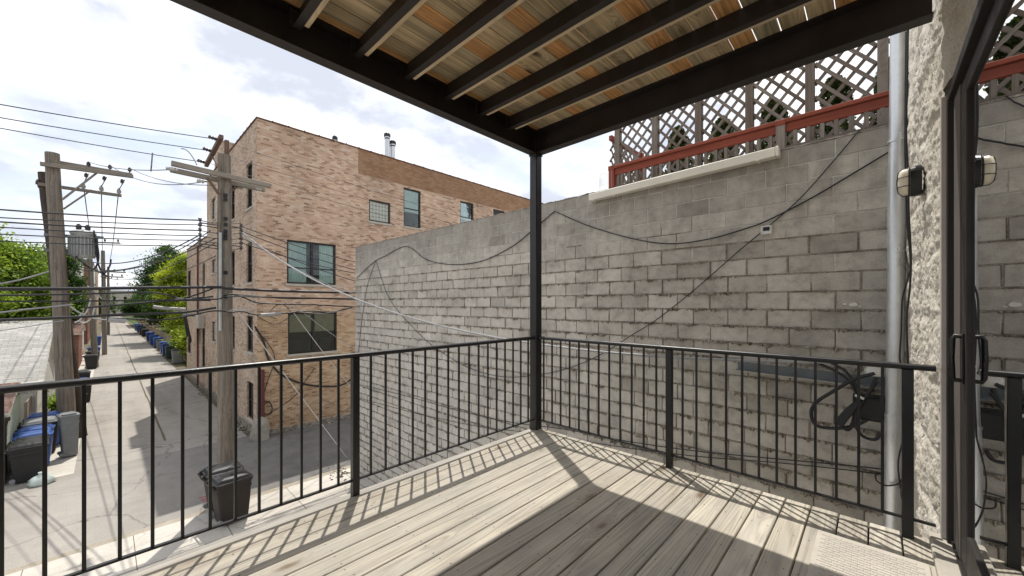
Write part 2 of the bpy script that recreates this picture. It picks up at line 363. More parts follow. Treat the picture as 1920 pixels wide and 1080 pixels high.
# concrete block, mortar, rough stone
def m_block():
    m,nt,b=newmat('concrete_block',.93,.15); uv=uvc(nt); r=rnd(nt)
    base=ramp(nt,r,[(0,(.325,.302,.265)),(.2,(.415,.388,.342)),(.7,(.46,.43,.38)),(1,(.53,.497,.442))])
    s=noi(nt,uv,1.6,6,.65,.5); f=noi(nt,uv,75,4,.75); h=noi(nt,uv,9,5,.65)
    col=mix(nt,1.0,base,ramp(nt,s,[(.3,.70),(.5,1.0),(.72,1.12)]),'MULTIPLY')
    col=mix(nt,1.0,col,ramp(nt,h,[(.28,.74),(.5,1.0),(.72,1.12)]),'MULTIPLY')
    col=mix(nt,1.0,col,ramp(nt,f,[(.25,.80),(.75,1.14)]),'MULTIPLY')
    z=nd(nt,'SeparateXYZ',{0:uv}).outputs[1]
    yc=nd(nt,'SeparateXYZ',{0:uv}).outputs[0]
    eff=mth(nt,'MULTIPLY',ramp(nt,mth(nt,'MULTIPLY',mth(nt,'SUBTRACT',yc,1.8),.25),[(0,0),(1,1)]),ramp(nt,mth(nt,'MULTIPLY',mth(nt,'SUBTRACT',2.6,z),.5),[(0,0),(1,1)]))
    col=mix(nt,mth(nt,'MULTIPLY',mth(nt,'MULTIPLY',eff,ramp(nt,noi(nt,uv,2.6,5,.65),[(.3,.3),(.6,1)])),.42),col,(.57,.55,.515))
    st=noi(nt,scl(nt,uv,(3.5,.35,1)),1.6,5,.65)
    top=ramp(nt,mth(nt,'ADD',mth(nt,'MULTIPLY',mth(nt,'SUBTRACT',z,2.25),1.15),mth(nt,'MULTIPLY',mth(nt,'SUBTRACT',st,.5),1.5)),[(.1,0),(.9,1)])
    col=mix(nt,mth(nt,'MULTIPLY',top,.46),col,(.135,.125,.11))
    # soot held along the ragged bed joints, in the rough lower courses only
    fr=mth(nt,'FRACT',mth(nt,'DIVIDE',mth(nt,'SUBTRACT',z,3.18-40*.2015),.2015))
    edge=mth(nt,'ABSOLUTE',mth(nt,'SUBTRACT',fr,.5))
    rag=noi(nt,scl(nt,uv,(6,9,1)),1.0,5,.7)
    e2=ramp(nt,mth(nt,'ADD',edge,mth(nt,'MULTIPLY',mth(nt,'SUBTRACT',rag,.5),.75)),[(.42,0),(.56,1)])
    lowc=ramp(nt,mth(nt,'SUBTRACT',mth(nt,'ADD',mth(nt,'MULTIPLY',nd(nt,'SeparateXYZ',{0:uv}).outputs[0],.12),1.75),z),[(0,0),(.5,1)])
    col=mix(nt,mth(nt,'MULTIPLY',mth(nt,'MULTIPLY',e2,lowc),.42),col,(.12,.105,.085))
    setc(nt,b,col,bump(nt,mth(nt,'ADD',mth(nt,'MULTIPLY',f,.6),h),.5,.006)); return m
M['block']=m_block()
M['pointing']=m_ground('pale_pointing',[(.35,(.30,.285,.25)),(.45,(.46,.44,.40)),(.7,(.56,.54,.50))],4.0,60,.3)
M['mortar']=m_ground('grey_mortar',[(.34,(.085,.07,.055)),(.44,(.18,.155,.122)),(.55,(.32,.288,.24)),(.68,(.46,.425,.37))],5.5,70,.45,bd=.004)
def m_rock():
    m,nt,b=newmat('rough_limestone',.92,.15); v=obc(nt)
    a=noi(nt,v,4,6,.65,.3); f=noi(nt,v,55,5,.75)
    col=ramp(nt,a,[(.3,(.54,.49,.41)),(.5,(.66,.615,.535)),(.7,(.73,.695,.62))])
    col=mix(nt,1.0,col,ramp(nt,f,[(.3,.66),(.6,1.1)]),'MULTIPLY')
    setc(nt,b,col,bump(nt,f,.9,.012)); return m
M['rock']=m_rock()

# ------------------------------------------------------------------ sky, sun, camera
SUN=Vector((.253,.38,1)).normalized()
w=bpy.data.worlds.new('World'); scn.world=w; w.use_nodes=True; nt=w.node_tree
bg=nt.nodes['Background']
sky=nd(nt,'TexSky',sky_type='NISHITA',sun_disc=False,sun_elevation=math.asin(SUN.z),sun_rotation=math.atan2(SUN.x,SUN.y),air_density=1.0,dust_density=2.0,ozone_density=1.0)
g=nd(nt,'TexCoord').outputs['Generated']; sp=nd(nt,'SeparateXYZ',{0:g})
zc=mth(nt,'ADD',mth(nt,'MAXIMUM',sp.outputs[2],0.0),.22)
cv=nd(nt,'CombineXYZ',{0:mth(nt,'DIVIDE',sp.outputs[0],zc),1:mth(nt,'DIVIDE',sp.outputs[1],zc),2:.37}).outputs[0]
n1=noi(nt,scl(nt,cv,(1,1,1)),1.15,9,.56,.25)
n2=noi(nt,scl(nt,cv,(1.1,1.1,3)),2.6,8,.55,.1)
cover=ramp(nt,n1,[(.36,0),(.52,1)])
shade=ramp(nt,n2,[(.37,(4.7,5.0,5.75)),(.47,(6.3,6.5,7.05)),(.57,(8.6,8.6,8.6))])
shade.node.color_ramp.interpolation='EASE'
hz=ramp(nt,sp.outputs[2],[(0,.75),(.3,0)])
skyc=mix(nt,1.0,sky.outputs[0],(1,1,1),'MULTIPLY')
veil=mix(nt,.62,skyc,(6.2,6.6,7.5))
cl=mix(nt,cover,veil,shade)
nt.links.new(cl,bg.inputs[0]); bg.inputs[1].default_value=.1
sl=bpy.data.lights.new('sun','SUN'); sl.energy=2.75; sl.angle=R(.5); sl.color=(1,.955,.88)
so=bpy.data.objects.new('sun',sl); COL.objects.link(so); so.rotation_euler=(-SUN).to_track_quat('-Z','Y').to_euler(); so.location=(10,20,30)
cam=bpy.data.cameras.new('camera'); co=bpy.data.objects.new('camera',cam); COL.objects.link(co)
co.location=(0,0,CZ); co.rotation_euler=(R(90),0,YAW-R(90)); cam.sensor_width=36; cam.lens=36*FPX/1920
cam.shift_y=(HY-540)/1920; cam.clip_start=.02; cam.clip_end=3000; scn.camera=co
scn.view_settings.view_transform='Standard'; scn.view_settings.look='None'; scn.view_settings.exposure=.70; scn.view_settings.gamma=1
scn.cycles.max_bounces=8; scn.cycles.transparent_max_bounces=12

# ------------------------------------------------------------------ ground, roads
def sheet(name,x0,x1,y0,y1,z,m): return struct(MB().add([(x0,y0,z),(x1,y0,z),(x1,y1,z),(x0,y1,z)],[(0,1,2,3)]).build(name,m))
sheet('ground',-900,900,-300,1500,GZ-.02,M['soil'])
sheet('alley',-.75,3.86,18.0,230,GZ-.004,M['alley'])
sheet('bin_apron',-2.3,-.72,18.2,60,GZ-.0,M['pad']); sheet('street',-60,60,12.5,18.3,GZ-.002,M['street'])
o=MB().box((-60,-6,GZ-.3),(60,12.2,GZ+.06),.01).build('pavement',M['pad']); struct(o)
o=MB().box((-60,12.2,GZ-.3),(60,12.52,GZ+.02),.02).build('gutter_strip',M['verge']); struct(o)
# joints in the pavement, seam down the alley
j=MB()
for x in np.arange(-12,6,1.55): j.box((x,5,GZ+.055),(x+.012,12.2,GZ+.0625))
j.box((-60,10.6,GZ+.055),(5.2,10.612,GZ+.0625))
struct(j.build('pavement_joint',M['soil']))
pts=[]; s=MB()
vs=[];fs=[]
for i,y in enumerate(np.arange(20,150,.8)):
    xx=1.55+.05*noise.noise((y*.4,0,0)); ww=.035+.02*noise.noise((y*.9,5,0))
    vs+= [(xx-ww,y,GZ),(xx+ww,y,GZ)]
    if i: fs.append((2*i-2,2*i-1,2*i+1,2*i))
struct(s.add(vs,fs).build('alley_seam',M['soil']))
rp=MB()
for k in range(5):
    p0=onZ(372+k*5,938+((k*7)%5)*2-4,GZ+.002); p1=onZ(412+k*4,928+((k*5)%4)*3-4,GZ+.002)
    rp.bar(p0,p1,.05,.003)
struct(rp.build('road_marking',M['redpaint']))
sheet('yard_lawn',-40,-2.0,40,230,GZ-.006,M['grasscol']); sheet('side_yard',4.6,40,36,230,GZ-.006,M['grasscol'])

# ------------------------------------------------------------------ our building and the patio door
WY0,WY1=-.285,-.20          # the stone face runs very slightly out of square
bld=thing('stone_building','rough cream limestone rear wall beside the sliding door at the right edge','building',(3.4,-.3,GZ))
JX=3.42; HD=2.66
def wall_y(x): return WY0+(WY1-WY0)*(x-JX)/(5.0-JX)
mb=MB()
def rockgrid(x0,x1,z0,z1,nx,nz):
    vs=[];fs=[]
    for k in range(nz+1):
        z=z0+(z1-z0)*k/nz
        for i in range(nx+1):
            x=x0+(x1-x0)*i/nx
            # ashlar joints: courses with staggered breaks
            row=math.floor((z+10)/.42); zz=((z+10)/.42)%1
            xx=((x+ (row%2)*.37+noise.noise((row,0,0))*.2)/.78)%1
            jd=min(min(zz,1-zz)*.42,min(xx,1-xx)*.78)
            dep=.018*noise.noise((x*5,3,z*5))+.012*noise.noise((x*16,1,z*16))+.011*noise.noise((x*40,1,z*40))+.007*noise.noise((x*85,1,z*85))
            dep+=.012*min(1,jd/.05)
            edge=min(1,(x-x0)/.03)*min(1,max(0,(x1-x))/.02)
            vs.append((x,wall_y(x)+dep*edge-.012,z))
    for k in range(nz):
        for i in range(nx):
            a=k*(nx+1)+i; fs.append((a+1,a,a+nx+1,a+nx+2))
    mb.add(vs,fs,smooth=True)
rockgrid(JX,5.0,GZ,-.3,50,110)
rockgrid(JX,5.0,-.3,3.3,130,290)
rockgrid(JX,5.0,3.3,4.6,60,50)
rockgrid(-3,JX,HD,4.6,110,64)
mb.box((JX,-9,GZ),(5.0,wall_y(JX)-.015,9)); mb.box((-3,-9,HD),(JX-.003,wall_y(-3)-.02,9)); mb.box((-3,-9,4.6),(5.0,-.23,9.2))
mb.box((-3,-9,GZ),(JX-.003,WY0-.09,-.06))

mb.build('wall',[M['rock']],bld)
MB().box((JX-.03,WY0-.035,0.046),(JX+.002,WY0+.004,HD-.006),.004).build('reveal',M['reveal'],bld)
MB().box((-3,-.40,-.05),(3.46,-.235,.045),.008).build('door_sill',M['stone'],bld)
door=thing('patio_door','tall sliding glass door in a dark bronze frame set in the stone wall','sliding door',(2.4,-.38,.045))
fr=MB()
fr.box((JX-.075,-.39,.046),(JX-.032,-.302,HD-.001),.003)
fr.box((-2.8,-.39,HD-.06),(JX-.0755,-.302,HD-.001),.003); fr.box((-2.8,-.39,.0455),(JX-.0755,-.318,.07),.003)
fr.build('frame',M['doorframe'],door)
MB().box((3.115,-.372,.071),(JX-.095,-.326,HD-.061),.002).build('track',M['jamb'],door)
sa=MB()
sa.box((2.955,-.368,.085),(3.11,-.331,HD-.07),.004); sa.box((1.2,-.368,.085),(2.954,-.331,.27),.004); sa.box((1.2,-.368,HD-.16),(2.954,-.331,HD-.07),.004)
sa.build('sash',M['doorframe'],door)
MB().box((1.2,-.352,.265),(2.96,-.345,HD-.15)).build('glass',M['doorglass'],door)
MB().box((-2.8,-.385,.08),(1.19,-.374,HD-.065)).build('fixed_glass',M['doorglass'],door)
hx=3.03; hp=[(hx,-.332,1.262),(hx,-.300,1.265),(hx,-.292,1.245),(hx,-.289,1.15),(hx,-.292,1.055),(hx,-.300,1.035),(hx,-.332,1.038)]
h=MB().tube(hp,.0115,8); h.box((hx-.02,-.3305,1.02),(hx+.02,-.323,1.28),.003); h.build('handle',M['black'],door)

# bulkhead light on the pier
lx=4.0; ly=wall_y(lx)+.03; lz=2.315
lt=thing('bulkhead_light','oval bulkhead wall lamp, white glass in a black cage, on the stone pier','wall lamp',(lx,ly,lz))
def oval(w_,h_,y,n=24,p=2.6):
    y=ly+(y-ly)*.8; w_*=.9; h_*=.93
    out=[]
    for i in range(n):
        a=2*math.pi*i/n; c,s_=math.cos(a),math.sin(a)
        out.append((lx+w_*math.copysign(abs(c)**(2/p),c), y, lz+h_*math.copysign(abs(s_)**(2/p),s_)))
    return out
def loft(mb,rings,smooth=True):
    n=len(rings[0]); vs=[v for r_ in rings for v in r_]; fs=[]
    for i in range(len(rings)-1):
        for k in range(n): fs.append((i*n+k,i*n+(k+1)%n,(i+1)*n+(k+1)%n,(i+1)*n+k))
    mb.add(vs,fs,smooth=smooth); mb.add(rings[-1],[tuple(range(n))]); mb.add(rings[0],[tuple(range(n))[::-1]])
    return mb
loft(MB(),[oval(.072,.115,ly-.02),oval(.075,.118,ly+.02),oval(.070,.112,ly+.05)],False).build('base',M['black'],lt)
loft(MB(),[oval(.062,.103,ly+.051),oval(.061,.101,ly+.095),oval(.052,.088,ly+.118),oval(.03,.055,ly+.128)]).build('glass_cover',M['lens'],lt)
cg=MB(); cgp=lambda P: [(lx+(x-lx)*.9,ly+(y-ly)*.8,lz+(z-lz)*.93) for x,y,z in P]
for zz in (-.04,.03): cg.tube(cgp([(lx-.066,ly+.05,lz+zz),(lx-.066,ly+.10,lz+zz),(lx-.045,ly+.128,lz+zz),(lx,ly+.137,lz+zz),(lx+.045,ly+.128,lz+zz),(lx+.066,ly+.10,lz+zz),(lx+.066,ly+.05,lz+zz)]),.003,6)
cg.tube(cgp([(lx,ly+.05,lz-.108),(lx,ly+.10,lz-.106),(lx,ly+.128,lz-.08),(lx,ly+.137,lz),(lx,ly+.128,lz+.08),(lx,ly+.10,lz+.106),(lx,ly+.05,lz+.108)]),.003,6)
r_=oval(.068,.109,ly+.06); cg.tube(r_+[r_[0]],.005,6)
cg.build('cage',M['black'],lt)

# ------------------------------------------------------------------ the deck
RX,RY=3.39,2.835
dk=thing('wooden_deck','weathered grey timber deck floor bounded by black railings','deck',(0,1.3,-.2))
mb=MB(); sc_=MB(); y=-.262; pitch=.1485; k=0
while y<2.80:
    y1=min(y+.1398,2.815); off=(random.uniform(0,50),random.uniform(0,50)); rv=random.random()
    x1=3.435+random.uniform(-.004,.004); zt=random.uniform(-.0015,.0015)
    mb.box((-2.6,y,-.032+zt),(x1,y1,zt),.004,long=0,off=off,rnd=rv)
    for x in np.arange(-2.35,3.4,.405):
        for q in (.028,.112):
            if y+q<y1-.01:
                cx_,cy_=x+random.uniform(-.012,.012),y+q+random.uniform(-.008,.008)
                mb.add([(cx_+.0045*math.cos(t),cy_+.0045*math.sin(t),zt+.0012) for t in np.arange(6)*math.pi/3],[(0,1,2,3,4,5)],mi=1)
    y+=pitch; k+=1
mb.build('decking',[M['deck'],M['steel']],dk)
MB().box((-2.6,2.822,-.055),(3.43,2.905,-.012),.004,long=0,rnd=.4).build('edge_board',M['edge'],dk)
fx=MB().box((-2.6,2.826,-.28),(3.44,2.89,-.058),.004).box((3.37,-.26,-.28),(3.437,2.82,-.036),.004)
for x in np.arange(-2.2,3.3,.405): fx.box((x,-.25,-.2),(x+.05,2.82,-.036))
fx.build('frame',M['black'],dk)
mt=thing('door_mat','cream rubber mat with a raised brick tread pattern on the deck by the door','door mat',(2.6,.02,.004))
m1=MB().box((2.12,-.215,.003),(3.08,.262,.011),.003).build('mat_base',M['matw'],mt)
mb=MB(); r0=0
for x in np.arange(2.15,3.04,.0265):
    for y in np.arange(-.19+(r0%2)*.026,.225,.052): mb.box((x,y,.0105),(x+.0225,min(y+.048,.24),.0138),.0015)
    r0+=1
mb.build('tread',M['matw'],mt)

# steel post at the corner, railings
ps=thing('corner_post','tall black steel post at the deck corner holding up the upper deck','post',(RX,RY,GZ))
MB().box((RX-.05,RY-.05,GZ),(RX+.05,RY+.05,3.14),.006).build('shaft',M['black'],ps)
MB().box((RX-.058,RY-.058,3.125),(RX+.058,RY+.058,3.139),.002).build('cap_plate',M['black'],ps)
def railing(label,a,b,posts,bals,loc):
    t=thing('railing',label,'railing',loc,'black metal railings round the deck')
    a=Vector(a);b=Vector(b)
    tr=MB(); up=Vector((0,0,1)); d=(b-a).normalized()
    # rounded cap rail
    n=10; prof=[(.027*math.cos(q),.019*math.sin(q)) for q in [2*math.pi*i/n for i in range(n)]]
    side=d.cross(up); vs=[];fs=[]
    for p in (a,b):
        for (u,v_) in prof: vs.append(p+side*u+up*(1.045+v_))
    for i in range(n): fs.append((i,(i+1)%n,n+(i+1)%n,n+i))
    tr.add(vs,fs,smooth=True); tr.add(vs[:n],[tuple(range(n))]); tr.add(vs[n:],[tuple(range(n))[::-1]])
    tr.build('top_rail',M['black'],t)
    segs=sorted(posts+[0,(b-a).length])
    MB().bar(a+up*.112,b+up*.112,.026,.013,.002).build('bottom_rail',M['black'],t)
    for s_ in posts:
        p=a+d*s_; MB().box((p.x-.0255,p.y-.0255,-.10),(p.x+.0255,p.y+.0255,1.03),.003).build('post',M['black'],t)
    for s_ in bals:
        p=a+d*s_; MB().bar(p+up*.106,p+up*1.035,.0155,.0155,.0015,up=(0,1,0)).build('baluster',M['black'],t)
L0=(-2.6,RY,0)
xs=[1.28+.1235*i for i in range(1,17)]+[1.28-.1235*i for i in range(1,31)]
railing('long black railing along the left side of the deck above the alley',L0,(RX-.055,RY,0),[1.28+2.6,-1.2+2.6],[x+2.6 for x in xs],(0,RY,0))
ys=[RY-(RY-1.31)*i/13 for i in range(1,13)]+[1.31-(1.31+.145)*i/13 for i in range(1,13)]
railing('shorter black railing facing the concrete block wall',(RX,RY-.055,0),(RX,-.262,0),[RY-.055-1.31,RY-.055+.145],[RY-.055-y for y in ys],(RX,1.3,0))

# ------------------------------------------------------------------ the deck overhead
ud=thing('upper_deck','timber deck overhead on dark steel beams and joists','deck',(0,1.3,3.14))
BZ=3.14
def channel(mb,a,b,z0,z1,w_,inw):
    a=Vector(a);b=Vector(b); d=(b-a).normalized(); iv=Vector(inw)
    c=iv*.006
    mb.bar(a+c+Vector((0,0,(z0+z1)/2)),b+c+Vector((0,0,(z0+z1)/2)),.012,z1-z0)
    for z in (z0+.005,z1-.005): mb.bar(a+iv*(.0125+w_/2)+Vector((0,0,z)),b+iv*(.0125+w_/2)+Vector((0,0,z)),w_,.010)
b1=MB(); channel(b1,(-2.6,RY+.05,0),(RX+.05,RY+.05,0),BZ,3.40,.085,(0,-1,0)); b1.build('beam',M['bronze'],ud)
b2=MB(); channel(b2,(RX+.05,-.25,0),(RX+.05,RY+.035,0),BZ+.001,3.399,.085,(-1,0,0)); b2.build('beam',M['bronze'],ud)
jx=2.91
while jx>-2.5:
    jb=MB(); z0=3.262
    jb.box((jx-.004,-.25,z0),(jx+.004,2.785,3.40)); jb.box((jx-.046,-.25,z0-.008),(jx+.0042,2.785,z0-.0005),.001)
    jb.box((jx-.06,2.787,z0+.0),(jx-.0045,2.796,3.38)); 
    jo=jb.build('joist',M['bronze'],ud)
    MB().box((jx+.0050,-.25,z0-.006),(jx+.036,2.70+random.uniform(-.03,.05),3.398),.003,long=1,rnd=random.random(),off=(random.random()*30,random.random()*9)).build('nailer',M['nailer'],jo)
    jx-=.405
mb=MB(); y=-.25; prev=0
while y<2.86:
    rv=(.12,.50,.90,.33,.05,.62,.84,.42,.20,.96,.55,.30,.08,.88)[prev%14]
    prev+=1; gap=random.choice([.002,.003,.004]) if y>1.0 else random.choice([.003,.006,.008])
    # boards butt over a joist now and then: two lengths with their own tone
    cut=random.choice([.48,.885,1.29,1.695,2.1]); 
    for (xa,xb) in ((-2.6,cut-.001),(cut+.001,3.45)):
        mb.box((xa,y,3.402),(xb,min(y+.142,2.9),3.427),.002,long=0,rnd=min(1,max(0,rv+random.uniform(-.06,.06))),off=(random.random()*40,random.random()*40))
    y+=.142+(random.choice([.005,.008,.010,.011]) if .25<y<1.5 else gap)
mb.build('decking',M['under'],ud)

# ------------------------------------------------------------------ concrete block wall
WX=5.27; WT=3.18; WE=11.66; W0=-.9
bw=thing('block_wall','long grey concrete block wall with squeezed mortar joints beside the deck','wall',(WX,5.4,GZ))
mb=MB(); CH=.2015; rows=int((WT-GZ)/CH)+1
heads=[]
for r_ in range(rows):
    z1=WT-r_*CH; z0=max(z1-CH,GZ-.05)
    y=W0+(r_%2)*.203
    ys_=[WE-.006*(r_%3)]
    yy=WE-(.2 if r_%2 else .4)
    while yy>W0: ys_.append(yy); yy-=.4055+random.uniform(-.004,.004)
    ys_.append(W0)
    flush = r_<4
    for i in range(len(ys_)-1):
        a,b=ys_[i+1],ys_[i]; 
        if b-a<.03: continue
        dx=max(-.005,min(.004,random.gauss(0,.0026 if not flush else .0014))); tw=max(-.003,min(.003,random.gauss(0,.0016)))
        g_=.0045; off=(0,0)
        x0=WX+dx
        vsM=Matrix.Translation((x0,(a+b)/2,(z0+z1)/2))@Matrix.Rotation(tw/.2,4,'Z')@Matrix.Rotation(random.gauss(0,.004),4,'X')
        n0=len(mb.v)
        mb.box((0,-(b-a)/2+g_,-(z1-z0)/2+g_),(.19,(b-a)/2-g_,(z1-z0)/2-g_),.006,M=vsM,rnd=min(1,max(0,random.gauss(.5,.24))))
        # uv from the world position
        for q in range(26): mb.uv[-26+q]=[(mb.v[v][1],mb.v[v][2]) for v in mb.f[-26+q]]
        if i<len(ys_)-2: heads.append((a,z0,z1,r_))
mb.build('blockwork',M['block'],bw)
mo=MB()
for r_ in range(0,13):
    y=W0
    while y<WE-.02:
        y1=min(y+.31,WE-.012)
        if r_<5+3.2*noise.noise((y*.9,r_*.7,1))+1.2*noise.noise((y*3,r_*2,5))+(4.0*max(0,min(1,(2.2-y)/1.5))):
            zt2=WT-.012 if r_==0 else WT-(r_-.5)*CH
            mo.add([(WX+.0062,y,WT-(r_+.5)*CH),(WX+.0062,y1,WT-(r_+.5)*CH),(WX+.0062,y1,zt2),(WX+.0062,y,zt2)],[(3,2,1,0)],mi=1)
        y=y1 if y1<WE-.02 else WE
mo.add([(WX+.013,W0,GZ),(WX+.013,WE-.01,GZ),(WX+.013,WE-.01,WT-.01),(WX+.013,W0,WT-.01)],[(3,2,1,0)])
mo.add([(WX+.006,WE-.01,GZ),(WX+.185,WE-.01,GZ),(WX+.185,WE-.01,WT-.01),(WX+.006,WE-.01,WT-.01)],[(0,1,2,3)])
def fbm(x,y,z): return noise.noise((x,y,z))+.5*noise.noise((2.1*x,2.1*y,z+7))+.25*noise.noise((4.3*x,4.3*y,z+3))
for r_ in range(1,rows):
    zj=WT-r_*CH; amt=0 if r_<5 else 1.0
    if amt==0: continue
    y=W0; ysl=[]
    while y<WE-.01: ysl.append(y); y+=.011 if y<4 else (.018 if y<8 else .03)
    vs=[];fs=[]
    for i,y in enumerate(ysl):
        ya_=min(1,max(0,(r_-4-(3.5 if y<1.2 else 1.5)*max(0,min(1,(2.6-y)/1.6)))/2.5)); p=min(.045,.002+max(0,.22+2.5*fbm(y*4.6,r_*3.7,0)+1.6*noise.noise((y*37,r_*2.3,8))+1.0*noise.noise((y*90,r_*2.3,2)))*.027*ya_)
        dr=min(.042,max(0,.25+1.5*fbm(y*6,r_*1.9,20)+1.9*noise.noise((y*40,r_*1.3,4))+1.3*noise.noise((y*95,r_*1.3,9)))*.020*ya_)
        zo=.003*noise.noise((y*12,r_,5))
        if y<W0+.02 : p=.001
        jx_=.0035*noise.noise((y*60,r_,9))
        vs+=[(WX+.008,y,zj+.0065+zo),(WX-p*.75,y,zj+.006+zo),(WX-p-jx_,y,zj-.003+zo-dr*.4),(WX-p*.65,y,zj-.009+zo-dr),(WX+.008,y,zj-.007+zo-dr*.6)]
        if i:
            a=5*(i-1)
            for k in range(4): fs.append((a+k,a+k+1,a+k+6,a+k+5))
    mo.add(vs,fs,smooth=False)
for (y,z0,z1,r_) in heads:
    if r_<5 or random.random()<.4: continue
    amt=random.uniform(.3,1.1); n=9; vs=[];fs=[]
    for i in range(n+1):
        z=z0+.012+(z1-z0-.022)*i/n
        p=(.0+max(0,.5+fbm(y*3,z*9,40))*.017)*amt; s_=.004*noise.noise((y*3,z*20,60))
        vs+=[(WX+.008,y-.006+s_,z),(WX-p,y-.004+s_,z),(WX-p*.8,y+.004+s_,z),(WX+.008,y+.006+s_,z)]
        if i:
            a=4*(i-1)
            for k in range(3): fs.append((a+k,a+k+4,a+k+5,a+k+1))
    mo.add(vs,fs)
# crumbling mortar bed along the top
vs=[];fs=[];i=0
y=W0
while y<WE:
    t=.012+.012*noise.noise((y*5,0,3))+.01*noise.noise((y*19,0,3)); o_=.006*noise.noise((y*9,4,0))
    vs+=[(WX-.004+o_,y,WT-.006),(WX+.002+o_,y,WT+t),(WX+.20,y,WT+t*.8),(WX+.20,y,WT-.02)]
    if i:
        a=4*(i-1)
        for k in range(3): fs.append((a+k,a+k+1,a+k+5,a+k+4))
    i+=1; y+=.03
mo.add(vs,fs)
mo.build('mortar',[M['mortar'],M['pointing']],bw)
MB().box((WX+.21,W0,GZ),(9.5,WE-.02,WT-.02)).build('backing',M['block'],bw)
# paint splashes
sp_=MB()
for (px,py,s_) in ((1600,571,.035),(1584,570,.018),(1612,574,.012)):
    p=onX(px,py,WX-.007); sp_.add([(WX-.0075,p.y+s_*(1+.5*noise.noise((q*3,px,0)))*math.cos(q),p.z+s_*.55*(1+.6*noise.noise((q*2,px,3)))*math.sin(q)) for q in np.arange(14)*2*math.pi/14],[tuple(range(14))])
sp_.build('paint_splash',M['white'],bw)

# ------------------------------------------------------------------ things on the block wall
def tubething(name,label,cat,pts,r,m,group=None,n=6):
    o=MB().tube(pts,r,n).build(name,m); return tag(o,label,cat,group)
def cat_pts(a,b,sag,n=24):
    a=Vector(a);b=Vector(b)
    return [a.lerp(b,t)-Vector((0,0,4*sag*t*(1-t))) for t in [i/n for i in range(n+1)]]
def smooth_pts(P,n=6):
    P=[Vector(p) for p in P]; out=[]
    for i in range(len(P)-1):
        p0=P[max(i-1,0)];p1=P[i];p2=P[i+1];p3=P[min(i+2,len(P)-1)]
        for k in range(n):
            t=k/n; out.append(.5*((2*p1)+(-p0+p2)*t+(2*p0-5*p1+4*p2-p3)*t*t+(-p0+3*p1-3*p2+p3)*t**3))
    out.append(P[-1]); return out
def onwall(P,d=.02,n=6): return smooth_pts([onX(px,py,WX-d) for px,py in P],n)
GW='cables hung on the block wall'
tubething('wall_cable','black cable looping along the wall top left of the corner post','cable',onwall([(668,522),(700,492),(722,480),(762,462),(800,487),(850,496),(905,489),(960,462),(1000,430),(1040,396)]),.009,M['wire'],GW)
tubething('wall_cable','black cable sagging from the corner post to the downpipe across the upper wall','cable',onwall([(1040,396),(1100,422),(1180,446),(1255,457),(1330,448),(1400,428),(1440,413),(1520,372),(1600,325),(1668,284)]),.008,M['wire'],GW)
tubething('wall_cable','black cable slanting across the block wall from the lattice fence to behind the railing','cable',onwall([(1612,243),(1560,305),(1500,372),(1440,425),(1380,475),(1300,545),(1230,600),(1185,628),(1120,668),(1060,692),(1000,704),(940,706),(880,690),(820,655),(780,620),(730,560),(705,488)]),.006,M['wire'],GW)
tubething('wall_cable','thin black cable dropping down the far end of the block wall','cable',onwall([(705,488),(690,530),(682,575),(676,620),(672,670)]),.007,M['wire'],GW)
tubething('wall_cable','thin black cable low on the block wall behind the shorter railing','cable',onwall([(668,720),(760,742),(860,770),(960,792),(1060,805),(1180,828),(1300,845),(1420,857),(1540,868),(1640,878),(1668,884)],.03),.007,M['wire'],GW)
tubething('wall_cable','second thin black cable just under the low one on the block wall','cable',onwall([(668,745),(780,775),(900,800),(1000,812),(1150,836),(1300,855),(1440,866),(1560,878),(1660,890)],.025),.006,M['wire'],GW)
tr=thing('steel_ledge','dark grey steel ledge fixed to the block wall behind the right railing','ledge',onX(1520,695,WX))
a=onX(1384,684,WX-.004);b=onX(1662,709,WX-.004); b.z=a.z-.03
tl=MB(); 
tl.bar(a+Vector((-.006,0,0)),b+Vector((-.006,0,0)),.010,.085,up=(0,0,1)); tl.bar(a+Vector((-.06,0,-.045)),b+Vector((-.06,0,-.045)),.115,.006)
tl.build('angle',M['galvdk'],tr)
tw=MB().bar(a+Vector((-.062,0,-.0525)),b+Vector((-.062,0,-.0525)),.116,.008); tw.build('underside_strip',M['stone'],tr)
ob=thing('junction_box','small white junction box with a dark opening high on the block wall','junction box',onX(1438,432,WX-.03))
p=onX(1438,432,WX); MB().box((WX-.05,p.y-.055,p.z-.05),(WX-.002,p.y+.055,p.z+.05),.006).build('box',M['whitedirty'],ob)
MB().box((WX-.054,p.y-.035,p.z-.012),(WX-.0505,p.y+.03,p.z+.032),.001).build('opening',M['black'],ob)
MB().box((WX-.0535,p.y-.02,p.z-.038),(WX-.0505,p.y+.02,p.z-.018),.001).build('socket',M['galv'],ob)

